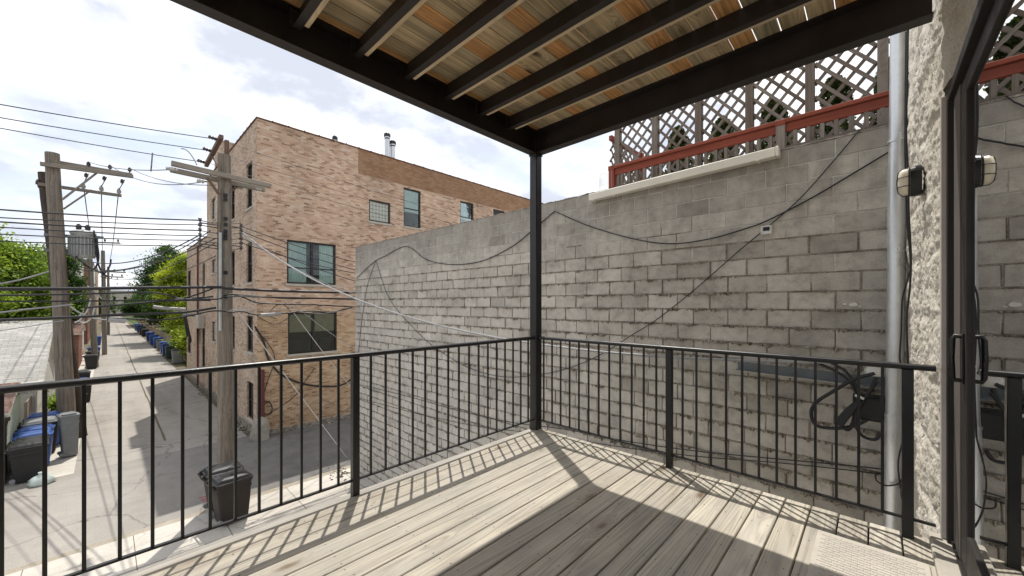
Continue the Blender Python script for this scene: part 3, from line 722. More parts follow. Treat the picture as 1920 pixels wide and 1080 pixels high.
# gutter, roof railing, lattice and shrubs on top of the wall
gt=thing('gutter','cream plastic gutter pipe along the top of the block wall under the red railing','gutter',(5.2,2,3.1))
g0=onX(1107,372,5.2); g1=onX(1455,286,5.2); g0.z=3.085; g1.z=3.14
gb=MB().bar(g0,g1,.11,.105,.006); gb.build('channel',M['pvc'],gt)
MB().bar(g1+Vector((0,-.001,0)),g1+Vector((0,-.035,.001)),.118,.114,.008).build('end_cap',M['pvc'],gt)
for t in (.03,.18,.93):
    c=g0.lerp(g1,t); MB().box((c.x-.058,c.y-.018,c.z-.06),(c.x+.056,c.y+.018,c.z-.043),.003).build('bracket',M['pvc'],gt)
rl=thing('roof_railing','red brown stained railing with grey balusters on the block wall top','railing',(5.36,1.3,WT))
RXX=5.36; y0_,y1_=-.62,2.94
MB().box((RXX-.05,y0_,3.50),(RXX+.05,y1_,3.545),.006,long=1,rnd=.7).box((RXX-.022,y0_,3.37+.03),(RXX+.022,y1_,3.499),.004,long=1,rnd=.3,off=(3,5)).build('top_rail',M['redrail'],rl)
MB().box((RXX-.03,y0_,WT+.02),(RXX+.03,y1_,WT+.055),.003,long=1,rnd=.2).build('bottom_rail',M['lattice'],rl)
for (yp,ht) in ((2.94,3.55),(.79,3.54),(-.5,3.54)):
    MB().box((RXX-.053,yp-.05,WT+.3),(RXX+.053,yp+.05,ht),.004,long=2,rnd=.5).build('post_top',M['redrail'],rl)
    MB().box((RXX-.048,yp-.045,WT-.0),(RXX+.048,yp+.045,WT+.2995),.003,long=2,rnd=.8).build('post',M['redrail' if yp>2 else 'lattice'],rl)
y=2.78
while y>-.6:
    if abs(y-.79)>.09: MB().box((RXX-.018,y-.019,WT+.056),(RXX+.018,y+.019,3.3995),.002,long=2,rnd=random.random(),off=(random.random()*20,random.random()*20)).build('baluster',M['lattice'],rl)
    y-=.118
LX=5.80; zb_,zt_=3.12,4.42
for i in range(6):
    ya=3.08-.628*i; yb=ya-.628
    pan=thing('lattice_fence',['lattice panel at the far end, doubled by a second screen','second lattice panel counted from the far end','third lattice panel counted from the far end','fourth lattice panel from the far end, above the red railing post','fifth lattice panel from the far end, with a shrub behind','lattice panel half hidden behind the downpipe'][i],'lattice fence',(LX,(ya+yb)/2,WT-.02),'grey lattice panels above the block wall')
    MB().box((LX-.045,ya-.045,WT-.02),(LX+.045,ya+.045,zt_+.05),.004,long=2,rnd=random.random(),off=(i*3,i)).build('post',M['lattice'],pan)
    lm=MB(); H=zt_-zb_; W_=ya-yb-.09; st=.168
    for (sgn,xo) in ((1,-.008),(-1,.008)):
        c=-H*1.0
        while c<W_+H:
            # strip y = yb+.045 + c + sgn*z' clipped to the panel, at 40 degrees
            k_=.85; pts_=[]
            za,zb2=0,H
            f=lambda z_: c+k_*z_ if sgn>0 else c+k_*(H-z_)
            zs=[z_ for z_ in np.linspace(0,H,140) if 0<=f(z_)<=W_]
            if len(zs)>3:
                q0=(LX+xo,yb+.045+f(zs[0]),zb_+zs[0]); q1=(LX+xo,yb+.045+f(zs[-1]),zb_+zs[-1])
                lm.bar(q0,q1,.014,.036,.001,up=(1,0,0) if False else (0,0,1),rnd=random.random(),off=(random.random()*9,random.random()*9))
            c+=st
    lm.build('lattice',M['lattice'],pan)
# return screen at the far end of the roof terrace
pan=thing('lattice_fence','darker lattice screen standing crosswise behind the far lattice panel','lattice fence',(6.4,3.2,WT-.02))
lm=MB(); H=1.05
for sgn in (1,-1):
    c=-H
    while c<1.1+H:
        f=lambda z_: c+.85*z_ if sgn>0 else c+.85*(H-z_)
        zs=[z_ for z_ in np.linspace(0,H,120) if 0<=f(z_)<=1.1]
        if len(zs)>3: lm.bar((5.85+f(zs[0]),3.25+.008*sgn,3.15+zs[0]),(5.85+f(zs[-1]),3.25+.008*sgn,3.15+zs[-1]),.012,.034,rnd=random.random())
        c+=.155
lm.build('lattice',M['lattice'],pan); MB().box((6.95,3.2,WT-.02),(7.04,3.29,4.3),.003,long=2).build('post',M['redrail'],pan); MB().box((5.85,3.22,4.2),(6.95,3.28,4.28),.003,long=0).build('rail',M['redrail'],pan)
ms=MB(); my=3.02
wm=[(5.22,3.02),(5.19,3.12),(5.22,3.22),(5.17,3.30)]
q0=[onX(1146,312,5.3).y,onX(1122,320,5.3).y]
for i in range(13):
    t=i/12; yy=q0[0]+(q0[1]-q0[0])*t; xx=5.31+.02*math.sin(t*7); ms.tube([(xx,yy,WT),(xx,yy,WT+.30-.03*math.sin(t*5)**2)],.0015,4)
for i in range(12):
    z=WT+.01+i*.024; ms.tube([(5.31+.02*math.sin(t*7),q0[0]+(q0[1]-q0[0])*t,z) for t in np.linspace(0,1,9)],.0015,4)
tag(ms.build('wire_mesh',M['galv']),'scrap of wire mesh standing on the block wall past the red railing','wire mesh')

def leafmesh(name,cents,size,mat,parent,up=.3,aspect=1.0,rn=None,dirs=None):
    n=len(cents); c=np.asarray(cents,float)
    nr=rng.normal(size=(n,3)); nr[:,2]=np.abs(nr[:,2])+up; nr/=np.linalg.norm(nr,axis=1)[:,None]
    t=rng.normal(size=(n,3)) if dirs is None else dirs+rng.normal(size=(n,3))*.35
    t-=nr*np.sum(t*nr,1)[:,None]; t/=np.linalg.norm(t,axis=1)[:,None]+1e-9; b=np.cross(nr,t)
    s=(size*rng.uniform(.6,1.35,n))[:,None]
    P=np.stack([c-t*s*aspect,c-b*s*.55+t*s*.15,c+t*s*aspect,c+b*s*.55+t*s*.15],1).reshape(-1,3)
    base=np.array([0,0,0.]); q=parent
    while q is not None: base=base+np.array(q.location); q=q.parent
    P=P-base
    me=bpy.data.meshes.new(name); me.vertices.add(4*n); me.vertices.foreach_set('co',P.ravel().astype(np.float32))
    me.loops.add(4*n); me.loops.foreach_set('vertex_index',np.arange(4*n,dtype=np.int32))
    me.polygons.add(n); me.polygons.foreach_set('loop_start',np.arange(0,4*n,4,dtype=np.int32))
    me.update(calc_edges=True)
    a=me.attributes.new('rnd','FLOAT','FACE'); a.data.foreach_set('value',np.clip(rng.normal(.5,.22,n) if rn is None else rn,0,1).astype(np.float32))
    me.materials.append(mat); o=bpy.data.objects.new(name,me); COL.objects.link(o)
    if parent is not None: o.parent=parent
    return o
def clump_pts(C,Rr,ncl,per,crad,squash=1,hollow=.35):
    """clumps through an ellipsoid, leaves round each clump; returns points and tone"""
    pts=[];tn=[]; C=np.array(C)
    for i in range(ncl):
        d=rng.normal(size=3); d/=np.linalg.norm(d); rr=(hollow+(1-hollow)*rng.random()**.6)
        c=C+d*rr*np.array(Rr)*rng.uniform(.8,1.12); k=int(per*rng.uniform(.5,1.4))
        p=c+rng.normal(size=(k,3))*crad*rng.uniform(.6,1.25)*np.array([1,1,.7])
        pts.append(p); tn.append(np.clip(.5+.24*rng.normal()+rng.normal(size=k)*.15,0,1))
    return np.concatenate(pts),np.concatenate(tn)
def tree(name,label,base,hgt,crowns,leaf,mat,ncl,per,crad,trunk_r=.2,group='trees behind the alley'):
    leaf*=.58; per=int(per*2.6); ncl=int(ncl*1.5); crad*=.78
    t=thing(name,label,'tree',base,group); b=Vector(base)
    tr=MB(); top=Vector(crowns[0][0])
    tr.tube([b,b.lerp(top,.35)+Vector((.1,.05,0)),b.lerp(top,.7)+Vector((-.08,.1,0)),top],[trunk_r*1.25,trunk_r,trunk_r*.7,trunk_r*.3],8)
    for (C,Rr) in crowns:
        for k in range(4):
            d=Vector(rng.normal(size=3)); d.z=abs(d.z)*.7; d.normalize()
            e=Vector(C)+Vector((d.x*Rr[0],d.y*Rr[1],d.z*Rr[2]))*.75
            s0=b.lerp(top,rng.uniform(.45,.8)); tr.tube([s0,s0.lerp(e,.5)+Vector((0,0,.15)),e],[trunk_r*.45,trunk_r*.25,.02],6)
    tr.build('trunk',M['bark'],t)
    P=[];T=[]
    for (C,Rr) in crowns:
        p,q=clump_pts(C,Rr,ncl,per,crad); P.append(p);T.append(q)
    leafmesh('crown',np.concatenate(P),leaf,mat,t,rn=np.concatenate(T))
    return t
for i,(px,py,hh,lab) in enumerate(((1272,240,.95,'smallest dark arborvitae behind the lattice toward its far end'),(1355,222,1.25,'arborvitae between the second and third lattice posts'),(1450,190,1.35,'arborvitae behind the lattice above the red railing post'),(1565,145,1.5,'tallest arborvitae with yellow tips behind the lattice'),(1668,118,1.5,'arborvitae mostly hidden by the downpipe'))):
    p=onX(px,py,6.45); zt2=p.z+.02; zb3=WT-.02
    t=thing('arborvitae',lab,'shrub',(6.45,p.y,zb3),'evergreen shrubs behind the lattice')
    MB().tube([(6.45,p.y,zb3),(6.45,p.y,zb3+(zt2-zb3)*.8)],[.03,.01],6).build('trunk',M['bark'],t)
    n=5200; hz_=rng.random(n)**.85; th=rng.random(n)*2*math.pi
    prof=.27*np.sqrt(np.clip(1-hz_**2.2,0,1))*(.75+.25*np.sin(th*3+hz_*9))*(.35+.65*rng.random(n)**.4)
    c=np.stack([6.45+prof*np.cos(th),p.y+prof*np.sin(th),zb3+hz_*(zt2-zb3)],1)
    dirs=np.stack([np.cos(th)*.4,np.sin(th)*.4,np.ones(n)],1)
    leafmesh('foliage',c,.028,M['arb'],t,up=.0,rn=np.clip(rng.normal(.38,.22,n)+.25*(prof>.2),0,1),dirs=dirs)

# downpipe and cabling at the building corner
dp=thing('downpipe','tall galvanised round downpipe at the building corner beside the pier','downpipe',(4.9,-.1,GZ))
q0=Vector((4.9,-.085,GZ)); qt=Vector((4.9,-.165,4.7)); fn=lambda z:q0.lerp(qt,(z-GZ)/(4.7-GZ))
zs_=[GZ,.55]; d1=MB().tube([fn(GZ),fn(.42)],.066,18); d1.tube([fn(.40),fn(4.7)],.0615,18); 
d1.build('pipe',M['galv'],dp)
for z in (.42,2.9): MB().tube([fn(z-.012),fn(z+.012)],.070,18).build('joint_band',M['galv'],dp)
sp2=thing('small_pipe','thin off-white pipe just right of the big downpipe behind the end post','pipe',(5.02,-.16,GZ))
MB().tube([(5.02,-.165,GZ),(5.02,-.165,.95)],.022,10).build('pipe',M['whitedirty'],sp2); MB().tube([(5.02,-.165,-.02),(5.02,-.165,.03)],.04,10).tube([(5.02,-.165,.9),(5.0,-.14,.96),(4.97,-.1,.97)],.03,10).build('elbow',M['whitedirty'],sp2)
GC='loose cables beside the stone pier'
def pc(P,X,n=5): return smooth_pts([onX(a_,b_,X) for a_,b_ in P],n)
tubething('pier_cable','black cable running the full height of the stone pier','cable',pc([(1703,0),(1701,150),(1699,250),(1703,330),(1704,400),(1708,480),(1706,540),(1700,600),(1703,700),(1700,800)],4.2),.007,M['wire'],GC)
tubething('pier_cable','second cable kinked left along the pier below the lamp','cable',pc([(1699,60),(1697,260),(1700,400),(1707,490),(1703,520),(1692,560),(1690,620),(1687,670),(1692,690)],4.3),.006,M['wire'],GC)
tubething('pier_cable','cable swinging from the downpipe foot toward the end post','cable',pc([(1700,800),(1692,830),(1684,870),(1690,920),(1705,960)],4.2),.006,M['wire'],GC)
tubething('pier_cable','cable hooked round the downpipe near its foot','cable',smooth_pts([onX(1642,884,4.82),onX(1643,900,4.80),onX(1660,910,4.80),onX(1682,908,4.8),onX(1692,900,4.85),onX(1690,925,4.8),onX(1700,965,4.6)],5),.007,M['wire'],GC)
hbox=thing('meter_box','black box fixed between the block wall and the downpipe','box',onX(1638,768,4.95))
p=onX(1636,768,4.95); MB().box((4.93,p.y-.10,p.z-.11),(5.10,p.y+.14,p.z+.12),.012).build('box',M['black'],hbox); MB().box((4.922,p.y-.08,p.z-.09),(4.9295,p.y+.12,p.z+.10),.003).build('cover',M['wire'],hbox)
wb=thing('weather_cover','off-white service cap where the black cables enter at the downpipe','cable cap',onX(1640,692,4.9))
p=onX(1640,694,4.93); loft(MB(),[[(4.93+.05*math.cos(q),p.y+.07*math.sin(q),p.z-.05) for q in np.arange(12)*math.pi/6],[(4.93+.05*math.cos(q),p.y+.075*math.sin(q),p.z+.0) for q in np.arange(12)*math.pi/6],[(4.93+.03*math.cos(q),p.y+.05*math.sin(q),p.z+.03) for q in np.arange(12)*math.pi/6]]).build('cap',M['whitedirty'],wb)
GL='thick black service cables looping beside the downpipe'
CB=[([(1640,700),(1600,712),(1560,735),(1530,755),(1521,775),(1530,797),(1560,803),(1595,800),(1625,788)],.016,'thick black cable making the widest loop left of the downpipe'),
    ([(1643,708),(1630,735),(1610,762),(1590,782),(1578,797),(1590,806),(1600,790),(1606,760),(1612,745)],.015,'thick black cable curling tight above the black box'),
    ([(1645,715),(1622,745),(1606,775),(1606,800),(1618,818),(1640,824),(1652,812)],.014,'thick black cable drooping below the black box'),
    ([(1520,676),(1555,690),(1590,712),(1606,740),(1612,760)],.012,'black cable arriving at the loops from the railing side'),
    ([(1480,668),(1535,674),(1580,692),(1604,722),(1612,750)],.011,'second black cable arriving at the loops, above the other')]
for P,r_,lab in CB: tubething('service_cable',lab,'cable',pc(P,4.88,6),r_,M['wire'],GL,8)
bn=thing('cable_bundle','bundled black cable ends tied above the loops by the downpipe','cable bundle',onX(1590,770,4.85))
bb=MB()
for k in range(5): bb.tube(pc([(1612+k*2,742),(1603-k*3,765),(1588-k*4,785),(1577-k*2,800-k*2)],4.84+.012*k),.013,7)
bb.build('cable_ends',M['wire'],bn); MB().tube(pc([(1603,741),(1620,748)],4.82,3),.012,8).build('tie',M['whitedirty'],bn)

# ------------------------------------------------------------------ buildings with real openings
def facade(name,P,U,wd,z0,z1,holes,m,parent,depth=.16):
    P=Vector(P);U=Vector(U);N=U.cross(Vector((0,0,1))); mb=MB()
    us=sorted({0,wd}|{h[0] for h in holes}|{h[1] for h in holes}); zs=sorted({z0,z1}|{h[2] for h in holes}|{h[3] for h in holes})
    pt=lambda u,z,d=0: P+U*u+Vector((0,0,z-P.z))-N*d
    for i in range(len(us)-1):
        for k in range(len(zs)-1):
            uc=(us[i]+us[i+1])/2; zc_=(zs[k]+zs[k+1])/2
            if any(h[0]<uc<h[1] and h[2]<zc_<h[3] for h in holes): continue
            q=[(us[i],zs[k]),(us[i+1],zs[k]),(us[i+1],zs[k+1]),(us[i],zs[k+1])]
            mb.add([pt(*c) for c in q],[(0,1,2,3)],uvs=[q])
    for (a,b,c,d) in [h[:4] for h in holes]:
        for (p,q) in (((a,c),(a,d)),((a,d),(b,d)),((b,d),(b,c)),((b,c),(a,c))):
            mb.add([pt(*p),pt(*q),pt(*q,depth),pt(*p,depth)],[(0,1,2,3)],uvs=[[p,q,(q[0]+depth,q[1]),(p[0]+depth,p[1])]])
    if name: mb.build(name,m,parent)
    X=Matrix(((U.x,-N.x,0,P.x),(U.y,-N.y,0,P.y),(0,0,1,0),(0,0,0,1)))
    return X
def window(X,h,parent,kind='sash',sill=True,cover='blind',frac=.55,fr='winframe'):
    a,b,c,d=h; W_=b-a; H=d-c; t=min(.07,W_*.12); f=MB()
    bx=lambda mb,u0,u1,d0,d1,z0,z1,ch=.004,**k: mb.box((u0,d0,z0),(u1,d1,z1),ch,M=X,**k)
    bx(f,a,a+t,.06,.15,c,d);bx(f,b-t,b,.06,.15,c,d);bx(f,a+t,b-t,.06,.15,d-t,d);bx(f,a+t,b-t,.06,.15,c,c+t)
    if kind=='double': bx(f,(a+b)/2-t*.75,(a+b)/2+t*.75,.055,.149,c+t,d-t)
    if kind in ('sash','double'):
        for (u0,u1) in ([(a+t,b-t)] if kind=='sash' else [(a+t,(a+b)/2-t*.75),((a+b)/2+t*.75,b-t)]):
            zm=c+H*(.47 if kind=='sash' else .36); bx(f,u0,u1,.08,.13,zm,zm+t*.7)
    fo=f.build('window',M[fr],parent)
    p=MB()
    if kind=='block':
        n=max(2,round(W_/.2)); m_=max(2,round(H/.2))
        for i in range(n):
            for k in range(m_): bx(p,a+t+(W_-2*t)*i/n+.008,a+t+(W_-2*t)*(i+1)/n-.008,.085,.14,c+t+(H-2*t)*k/m_+.008,c+t+(H-2*t)*(k+1)/m_-.008,.012)
        p.build('pane',M['glassblk'],fo)
        q=MB(); bx(q,a+t,b-t,.10,.13,c+t,d-t,0); q.build('grout',M['mortar'],fo)
    else:
        bx(p,a+t,b-t,.105,.111,c+t,d-t,0); p.build('pane',M['glass'],fo)
        r_=MB(); bx(r_,a+t*.5,b-t*.5,.42,.43,c+.02,d-.02,0); r_.build('room',M['room'],fo)
        if cover:
            q=MB()
            if cover=='curtain':
                nseg=int(W_/.035); 
                for (u0,u1) in ((a+t,a+t+W_*.36),(b-t-W_*.30,b-t)):
                    n=max(8,int((u1-u0)/.025)); vs=[];fs=[]
                    for i in range(n+1):
                        u=u0+(u1-u0)*i/n; dp_=.15+.02*math.sin(i*1.7)+.008*math.sin(i*.6)
                        vs+=[X@Vector((u,dp_,c+.05)),X@Vector((u,dp_,d-t))]
                        if i: fs.append((2*i-2,2*i,2*i+1,2*i-1))
                    q.add(vs,fs,smooth=True)
            else:
                z=d-t
                while z>d-t-(H-2*t)*frac: bx(q,a+t+.01,b-t-.01,.118,.124,z-.043,z-.002,0); z-=.045
            q.build('curtain' if cover=='curtain' else 'blind',M[cover if cover!='sheer' else 'blind'],fo)
    if sill:
        s_=MB(); bx(s_,a-.06,b+.06,-.045,.06,c-.10,c-.002,.008); s_.build('sill',M['stone'],fo)
    return fo

BX,BY=4.1,17.85; BT=8.82; BYE=29.0; BXE=27.0
bb_=thing('brick_building','large pink and tan brick apartment building on the alley corner with a long rear wing','building',(BX,BY,GZ))
def rectY(x0,x1,y0,y1,Y):
    a=onY(x0,(y0+y1)/2,Y);b=onY(x1,(y0+y1)/2,Y); m_=onY((x0+x1)/2,y0,Y);n_=onY((x0+x1)/2,y1,Y); return (a.x-BX,b.x-BX,n_.z,m_.z)
def rectX(x0,x1,y0,y1,X,ye):
    a=onX(x0,(y0+y1)/2,X);b=onX(x1,(y0+y1)/2,X); m_=onX((x0+x1)/2,y0,X);n_=onX((x0+x1)/2,y1,X); return (ye-a.y,ye-b.y,n_.z,m_.z)
front=[(rectY(538,630,454,533,BY),'double','curtain',1),(rectY(540,632,586,661,BY),'double','dkblind',.45),(rectY(672,712,466,540,BY),'sash','blind',.5),
       (rectY(692,732,377,417,BY),'block',None,0),(rectY(757,789,355,426,BY),'sash','blind',.62),(rectY(863,888,379,434,BY),'sash','blind',.6),(rectY(925,946,394,440,BY),'sash','blind',.9),(rectY(975,992,405,446,BY),'sash','blind',.5)]
side=[(rectX(462,473,305,390,BX,BYE),'sash','blind',.3),(rectX(462,473,455,530,BX,BYE),'sash','dkblind',.3),(rectX(462,474,592,660,BX,BYE),'sash','dkblind',.4),(rectX(463,475,716,786,BX,BYE),'sash',None,.5),
      (rectX(432,440,343,412,BX,BYE),'sash','blind',.4),(rectX(432,440,470,535,BX,BYE),'sash','dkblind',.4),(rectX(432,440,592,655,BX,BYE),'sash',None,.4),(rectX(434,441,705,762,BX,BYE),'sash',None,.4),
      (rectX(397,404,371,412,BX,BYE),'block',None,0),(rectX(397,404,486,512,BX,BYE),'block',None,0),(rectX(397,404,603,640,BX,BYE),'block',None,0)]
Xf=facade('front_wall',(BX,BY,0),(1,0,0),BXE-BX,GZ-.05,BT,[f[0] for f in front],M['brick'],bb_)
Xs=facade('alley_wall',(BX,BYE,0),(0,-1,0),BYE-BY,GZ-.05,BT,[f[0] for f in side],M['brickside'],bb_)
for h,k,cv_,fc in front: window(Xf,h,bb_,k,cover=cv_,frac=fc)
for h,k,cv_,fc in side: window(Xs,h,bb_,k,cover=cv_,frac=fc)
xb=rectY(672,700,283,325,BY); zb4=onY(672,325,BY).z; bx0=BX+xb[0]
MB().box((bx0,BY-.012,zb4),(BXE,BY-.0005,BT-.002)).build('brick_band',[M['brickband']],bb_)
sh=MB().box((BX+.02,BYE-.02,BT-.5),(BXE,BYE,BT)).box((BXE-.02,BY+.01,GZ),(BXE,BYE,BT)).box((BX+.02,BY+.02,BT-.45),(BXE-.02,BYE-.02,BT-.4)).box((BX+.3,BYE-.02,5.2),(BXE,BYE,BT-.5))
sh.build('roof',M['roofing'],bb_)
cp=MB(); x=BX-.04; cp.box((BX-.03,BY-.035,BT+.001),(BXE-.01,BY+.23,BT+.04))
while x<BXE:
    cp.box((x,BY-.045,BT),(min(x+.56,BXE),BY+.24,BT+.055+random.uniform(-.004,.006)),.012,rnd=random.random()); cp.box((x+.555,BY-.055,BT-.005),(x+.605,BY+.25,BT+.078),.012); x+=.6
cp.build('coping',M['coping'],bb_); cp=MB(); cp.box((BX-.035,BY+.251,BT+.001),(BX+.23,BYE-.01,BT+.04))
y=BY+.25
while y<BYE:
    cp.box((BX-.045,y,BT),(BX+.24,min(y+.56,BYE),BT+.055),.012); cp.box((BX-.055,y+.555,BT-.005),(BX+.25,y+.605,BT+.078),.012); y+=.6
cp.build('coping',M['coping'],bb_)
# stair head on the roof edge behind the near pole
MB().box((BX+.01,25.0,BT+.06),(BX+2.4,26.7,BT+1.25)).build('stair_head',M['brickside'],bb_)
for (px,yt,yb2,rr) in ((726,256,300,.14),(736.5,270,300,.14),(1010,362,392,.10),(628,262,270,.10)):
    p=onY(px,yt,BY+1.2); fl=MB().tube([(p.x,p.y,BT-.4),(p.x,p.y,p.z)],rr,14); fo=fl.build('flue',M['galv'],bb_)
    MB().lathe([(rr*1.25,-.02),(rr*1.25,.12),(rr*.5,.2)],(p.x,p.y,p.z),14).lathe([(rr*1.05,-.16),(rr*1.05,-.10)],(p.x,p.y,p.z),14).build('cap',M['black'],fo)
# lower rear wing
WZ=5.45; WYE=37.4
wing=[(rectX(351,358,507,558,BX,WYE),'sash','dkblind',.4),(rectX(379,384,493,558,BX,WYE),'sash',None,.4),(rectX(351,358,630,662,BX,WYE),'sash',None,.4),(rectX(378,384,602,690,BX,WYE),'sash',None,.4)]
Xw=facade('wing_wall',(BX,WYE,0),(0,-1,0),WYE-BYE,GZ-.05,WZ,[f[0] for f in wing],M['brickside'],bb_)
for h,k,cv_,fc in wing: window(Xw,h,bb_,k,cover=cv_,frac=fc)
MB().box((BX+.01,WYE-.02,GZ),(BXE,WYE,WZ)).box((BX+.02,BYE,WZ-.3),(BXE,WYE-.02,WZ-.25)).build('wing_roof',M['roofing'],bb_)
cp=MB(); y=BYE+.01
while y<WYE: cp.box((BX-.045,y,WZ),(BX+.24,min(y+.58,WYE),WZ+.06),.01); y+=.6
cp.build('wing_coping',M['coping'],bb_)
p=onX(371,560,BX-.06); MB().tube([(BX-.07,p.y,GZ),(BX-.07,p.y,WZ-.3)],.05,8).build('downspout',M['redpipe'],bb_)
p=onY(491,735,BY-.09); MB().tube([(BX+.16,BY-.09,GZ),(BX+.16,BY-.09,onY(491,693,BY).z)],.075,10).build('standpipe',M['redpipe'],bb_)
# concrete plinth and patching along the foot of the walls
pl=MB(); vs=[];fs=[]
for i,x in enumerate(np.arange(BX-.02,BXE,.15)):
    hh=.16+.10*noise.noise((x*.8,0,2))+.05*noise.noise((x*3,0,2)); vs+=[(x,BY-.03,GZ-.02),(x,BY-.025,GZ+hh),(x,BY,GZ+hh+.02)]
    if i:
        a=3*(i-1)
        for k in range(2): fs.append((a+k,a+3+k,a+4+k,a+1+k))
pl.add(vs,fs)
vs=[];fs=[]
for i,y in enumerate(np.arange(BY-.02,WYE,.15)):
    hh=.3+.14*noise.noise((y*.7,9,2))+.05*noise.noise((y*3,4,2)); vs+=[(BX-.04,y,GZ-.02),(BX-.03,y,GZ+hh),(BX,y,GZ+hh+.02)]
    if i:
        a=3*(i-1)
        for k in range(2): fs.append((a+k,a+1+k,a+4+k,a+3+k))
pl.add(vs,fs); pl.build('plinth',M['mortar'],bb_)
# things on the building walls
GB='cables on the brick building'
def onb(P,d=.03,n=6): return smooth_pts([onY(a_,b_,BY-d) for a_,b_ in P],n)
tubething('building_cable','thick black cable drooping along the lower front wall of the brick building','cable',onb([(478,612),(494,640),(503,672),(525,700),(560,717),(600,724),(640,722),(668,705),(700,690)]),.035,M['wire'],GB)
tubething('building_cable','thin cable running from the corner toward the red standpipe','cable',onb([(478,618),(500,640),(515,672),(500,720),(490,760)]),.012,M['wire'],GB)
tubething('building_cable','coil of cable hanging by the red standpipe','cable',onb([(493,775),(490,762),(497,752),(507,756),(510,768),(503,778),(494,772),(496,758),(506,752)],.05),.018,M['wire'],GB)
tubething('building_cable','thin cable curving up from the coil across the lower bricks','cable',onb([(505,775),(530,760),(555,740),(572,715),(590,690)],.02),.012,M['wire'],GB)
cs=thing('corner_stone','pale rounded guard stone at the foot of the brick building corner','guard stone',(BX-.02,BY-.33,GZ))
mb=MB(); rings=[]
for (r_,z) in ((.33,-.02),(.34,.15),(.32,.4),(.28,.62),(.20,.78),(.08,.85)):
    rings.append([(BX+.05+r_*(1+.30*noise.noise((math.cos(q)*1.5,math.sin(q)*1.5,z*3)))*math.cos(q),BY-.33+r_*.85*(1+.30*noise.noise((math.cos(q)*1.5,math.sin(q)*1.5+5,z*3)))*math.sin(q),GZ+z) for q in np.arange(14)*2*math.pi/14])
loft(mb,rings).build('stone',M['gstone'],cs)
rb=MB()
for i in range(130):
    if i<80: x=BX+random.uniform(.2,9); y=BY-.05-abs(random.gauss(0,.16))
    else: y=BY+random.uniform(0,14); x=BX-.08-abs(random.gauss(0,.14))
    s_=random.uniform(.02,.07); rb.box((-s_,-s_*.8,-s_*.5),(s_,s_*.8,s_*.6),s_*.35,M=Matrix.Translation((x,y,GZ+s_*.3))@Matrix.Rotation(random.random()*6,4,'Z'),rnd=random.random())
struct(rb.build('rubble',M['mortar']),'stuff')
lt2=MB(); 
for i in range(90):
    p=onZ(random.gauss(652,16),random.gauss(885,9),GZ+.062)
    if p.x>5.2 or p.y>12.9: continue
    s_=random.uniform(.015,.05); lt2.add([(p.x-s_,p.y,GZ+.066),(p.x,p.y-s_*.6,GZ+.07),(p.x+s_,p.y,GZ+.067),(p.x,p.y+s_*.7,GZ+.085)],[(0,1,2,3)])
struct(lt2.build('dry_leaves',M['bark']),'stuff')
# drape and box on the wing
p=onX(362,600,BX-.3)
aw=thing('wall_hood','small hood with a dark cloth hanging from the rear wing wall','hood',(BX,p.y,p.z))
MB().box((BX-.75,p.y-.9,p.z+.25),(BX-.01,p.y+.9,p.z+.40),.02).build('hood',M['galvdk'],aw)
vs=[];fs=[]
for i in range(15):
    u=i/14; 
    for k in range(5):
        v_=k/4; vs.append((BX-.70+.06*math.sin(i*1.3)*v_+.2*v_,p.y-.85+1.5*u,p.z+.25-(1.35+.35*math.sin(u*7))*v_))
    if i:
        for k in range(4): fs.append((5*i-5+k,5*i+k,5*i+1+k,5*i-4+k))
MB().add(vs,fs,smooth=True).build('drape',M['cloth'],aw)
MB().box((BX-.35,p.y-2.3,p.z-.45),(BX-.01,p.y-1.3,p.z+.35),.02).build('cabinet',M['stone'],aw)

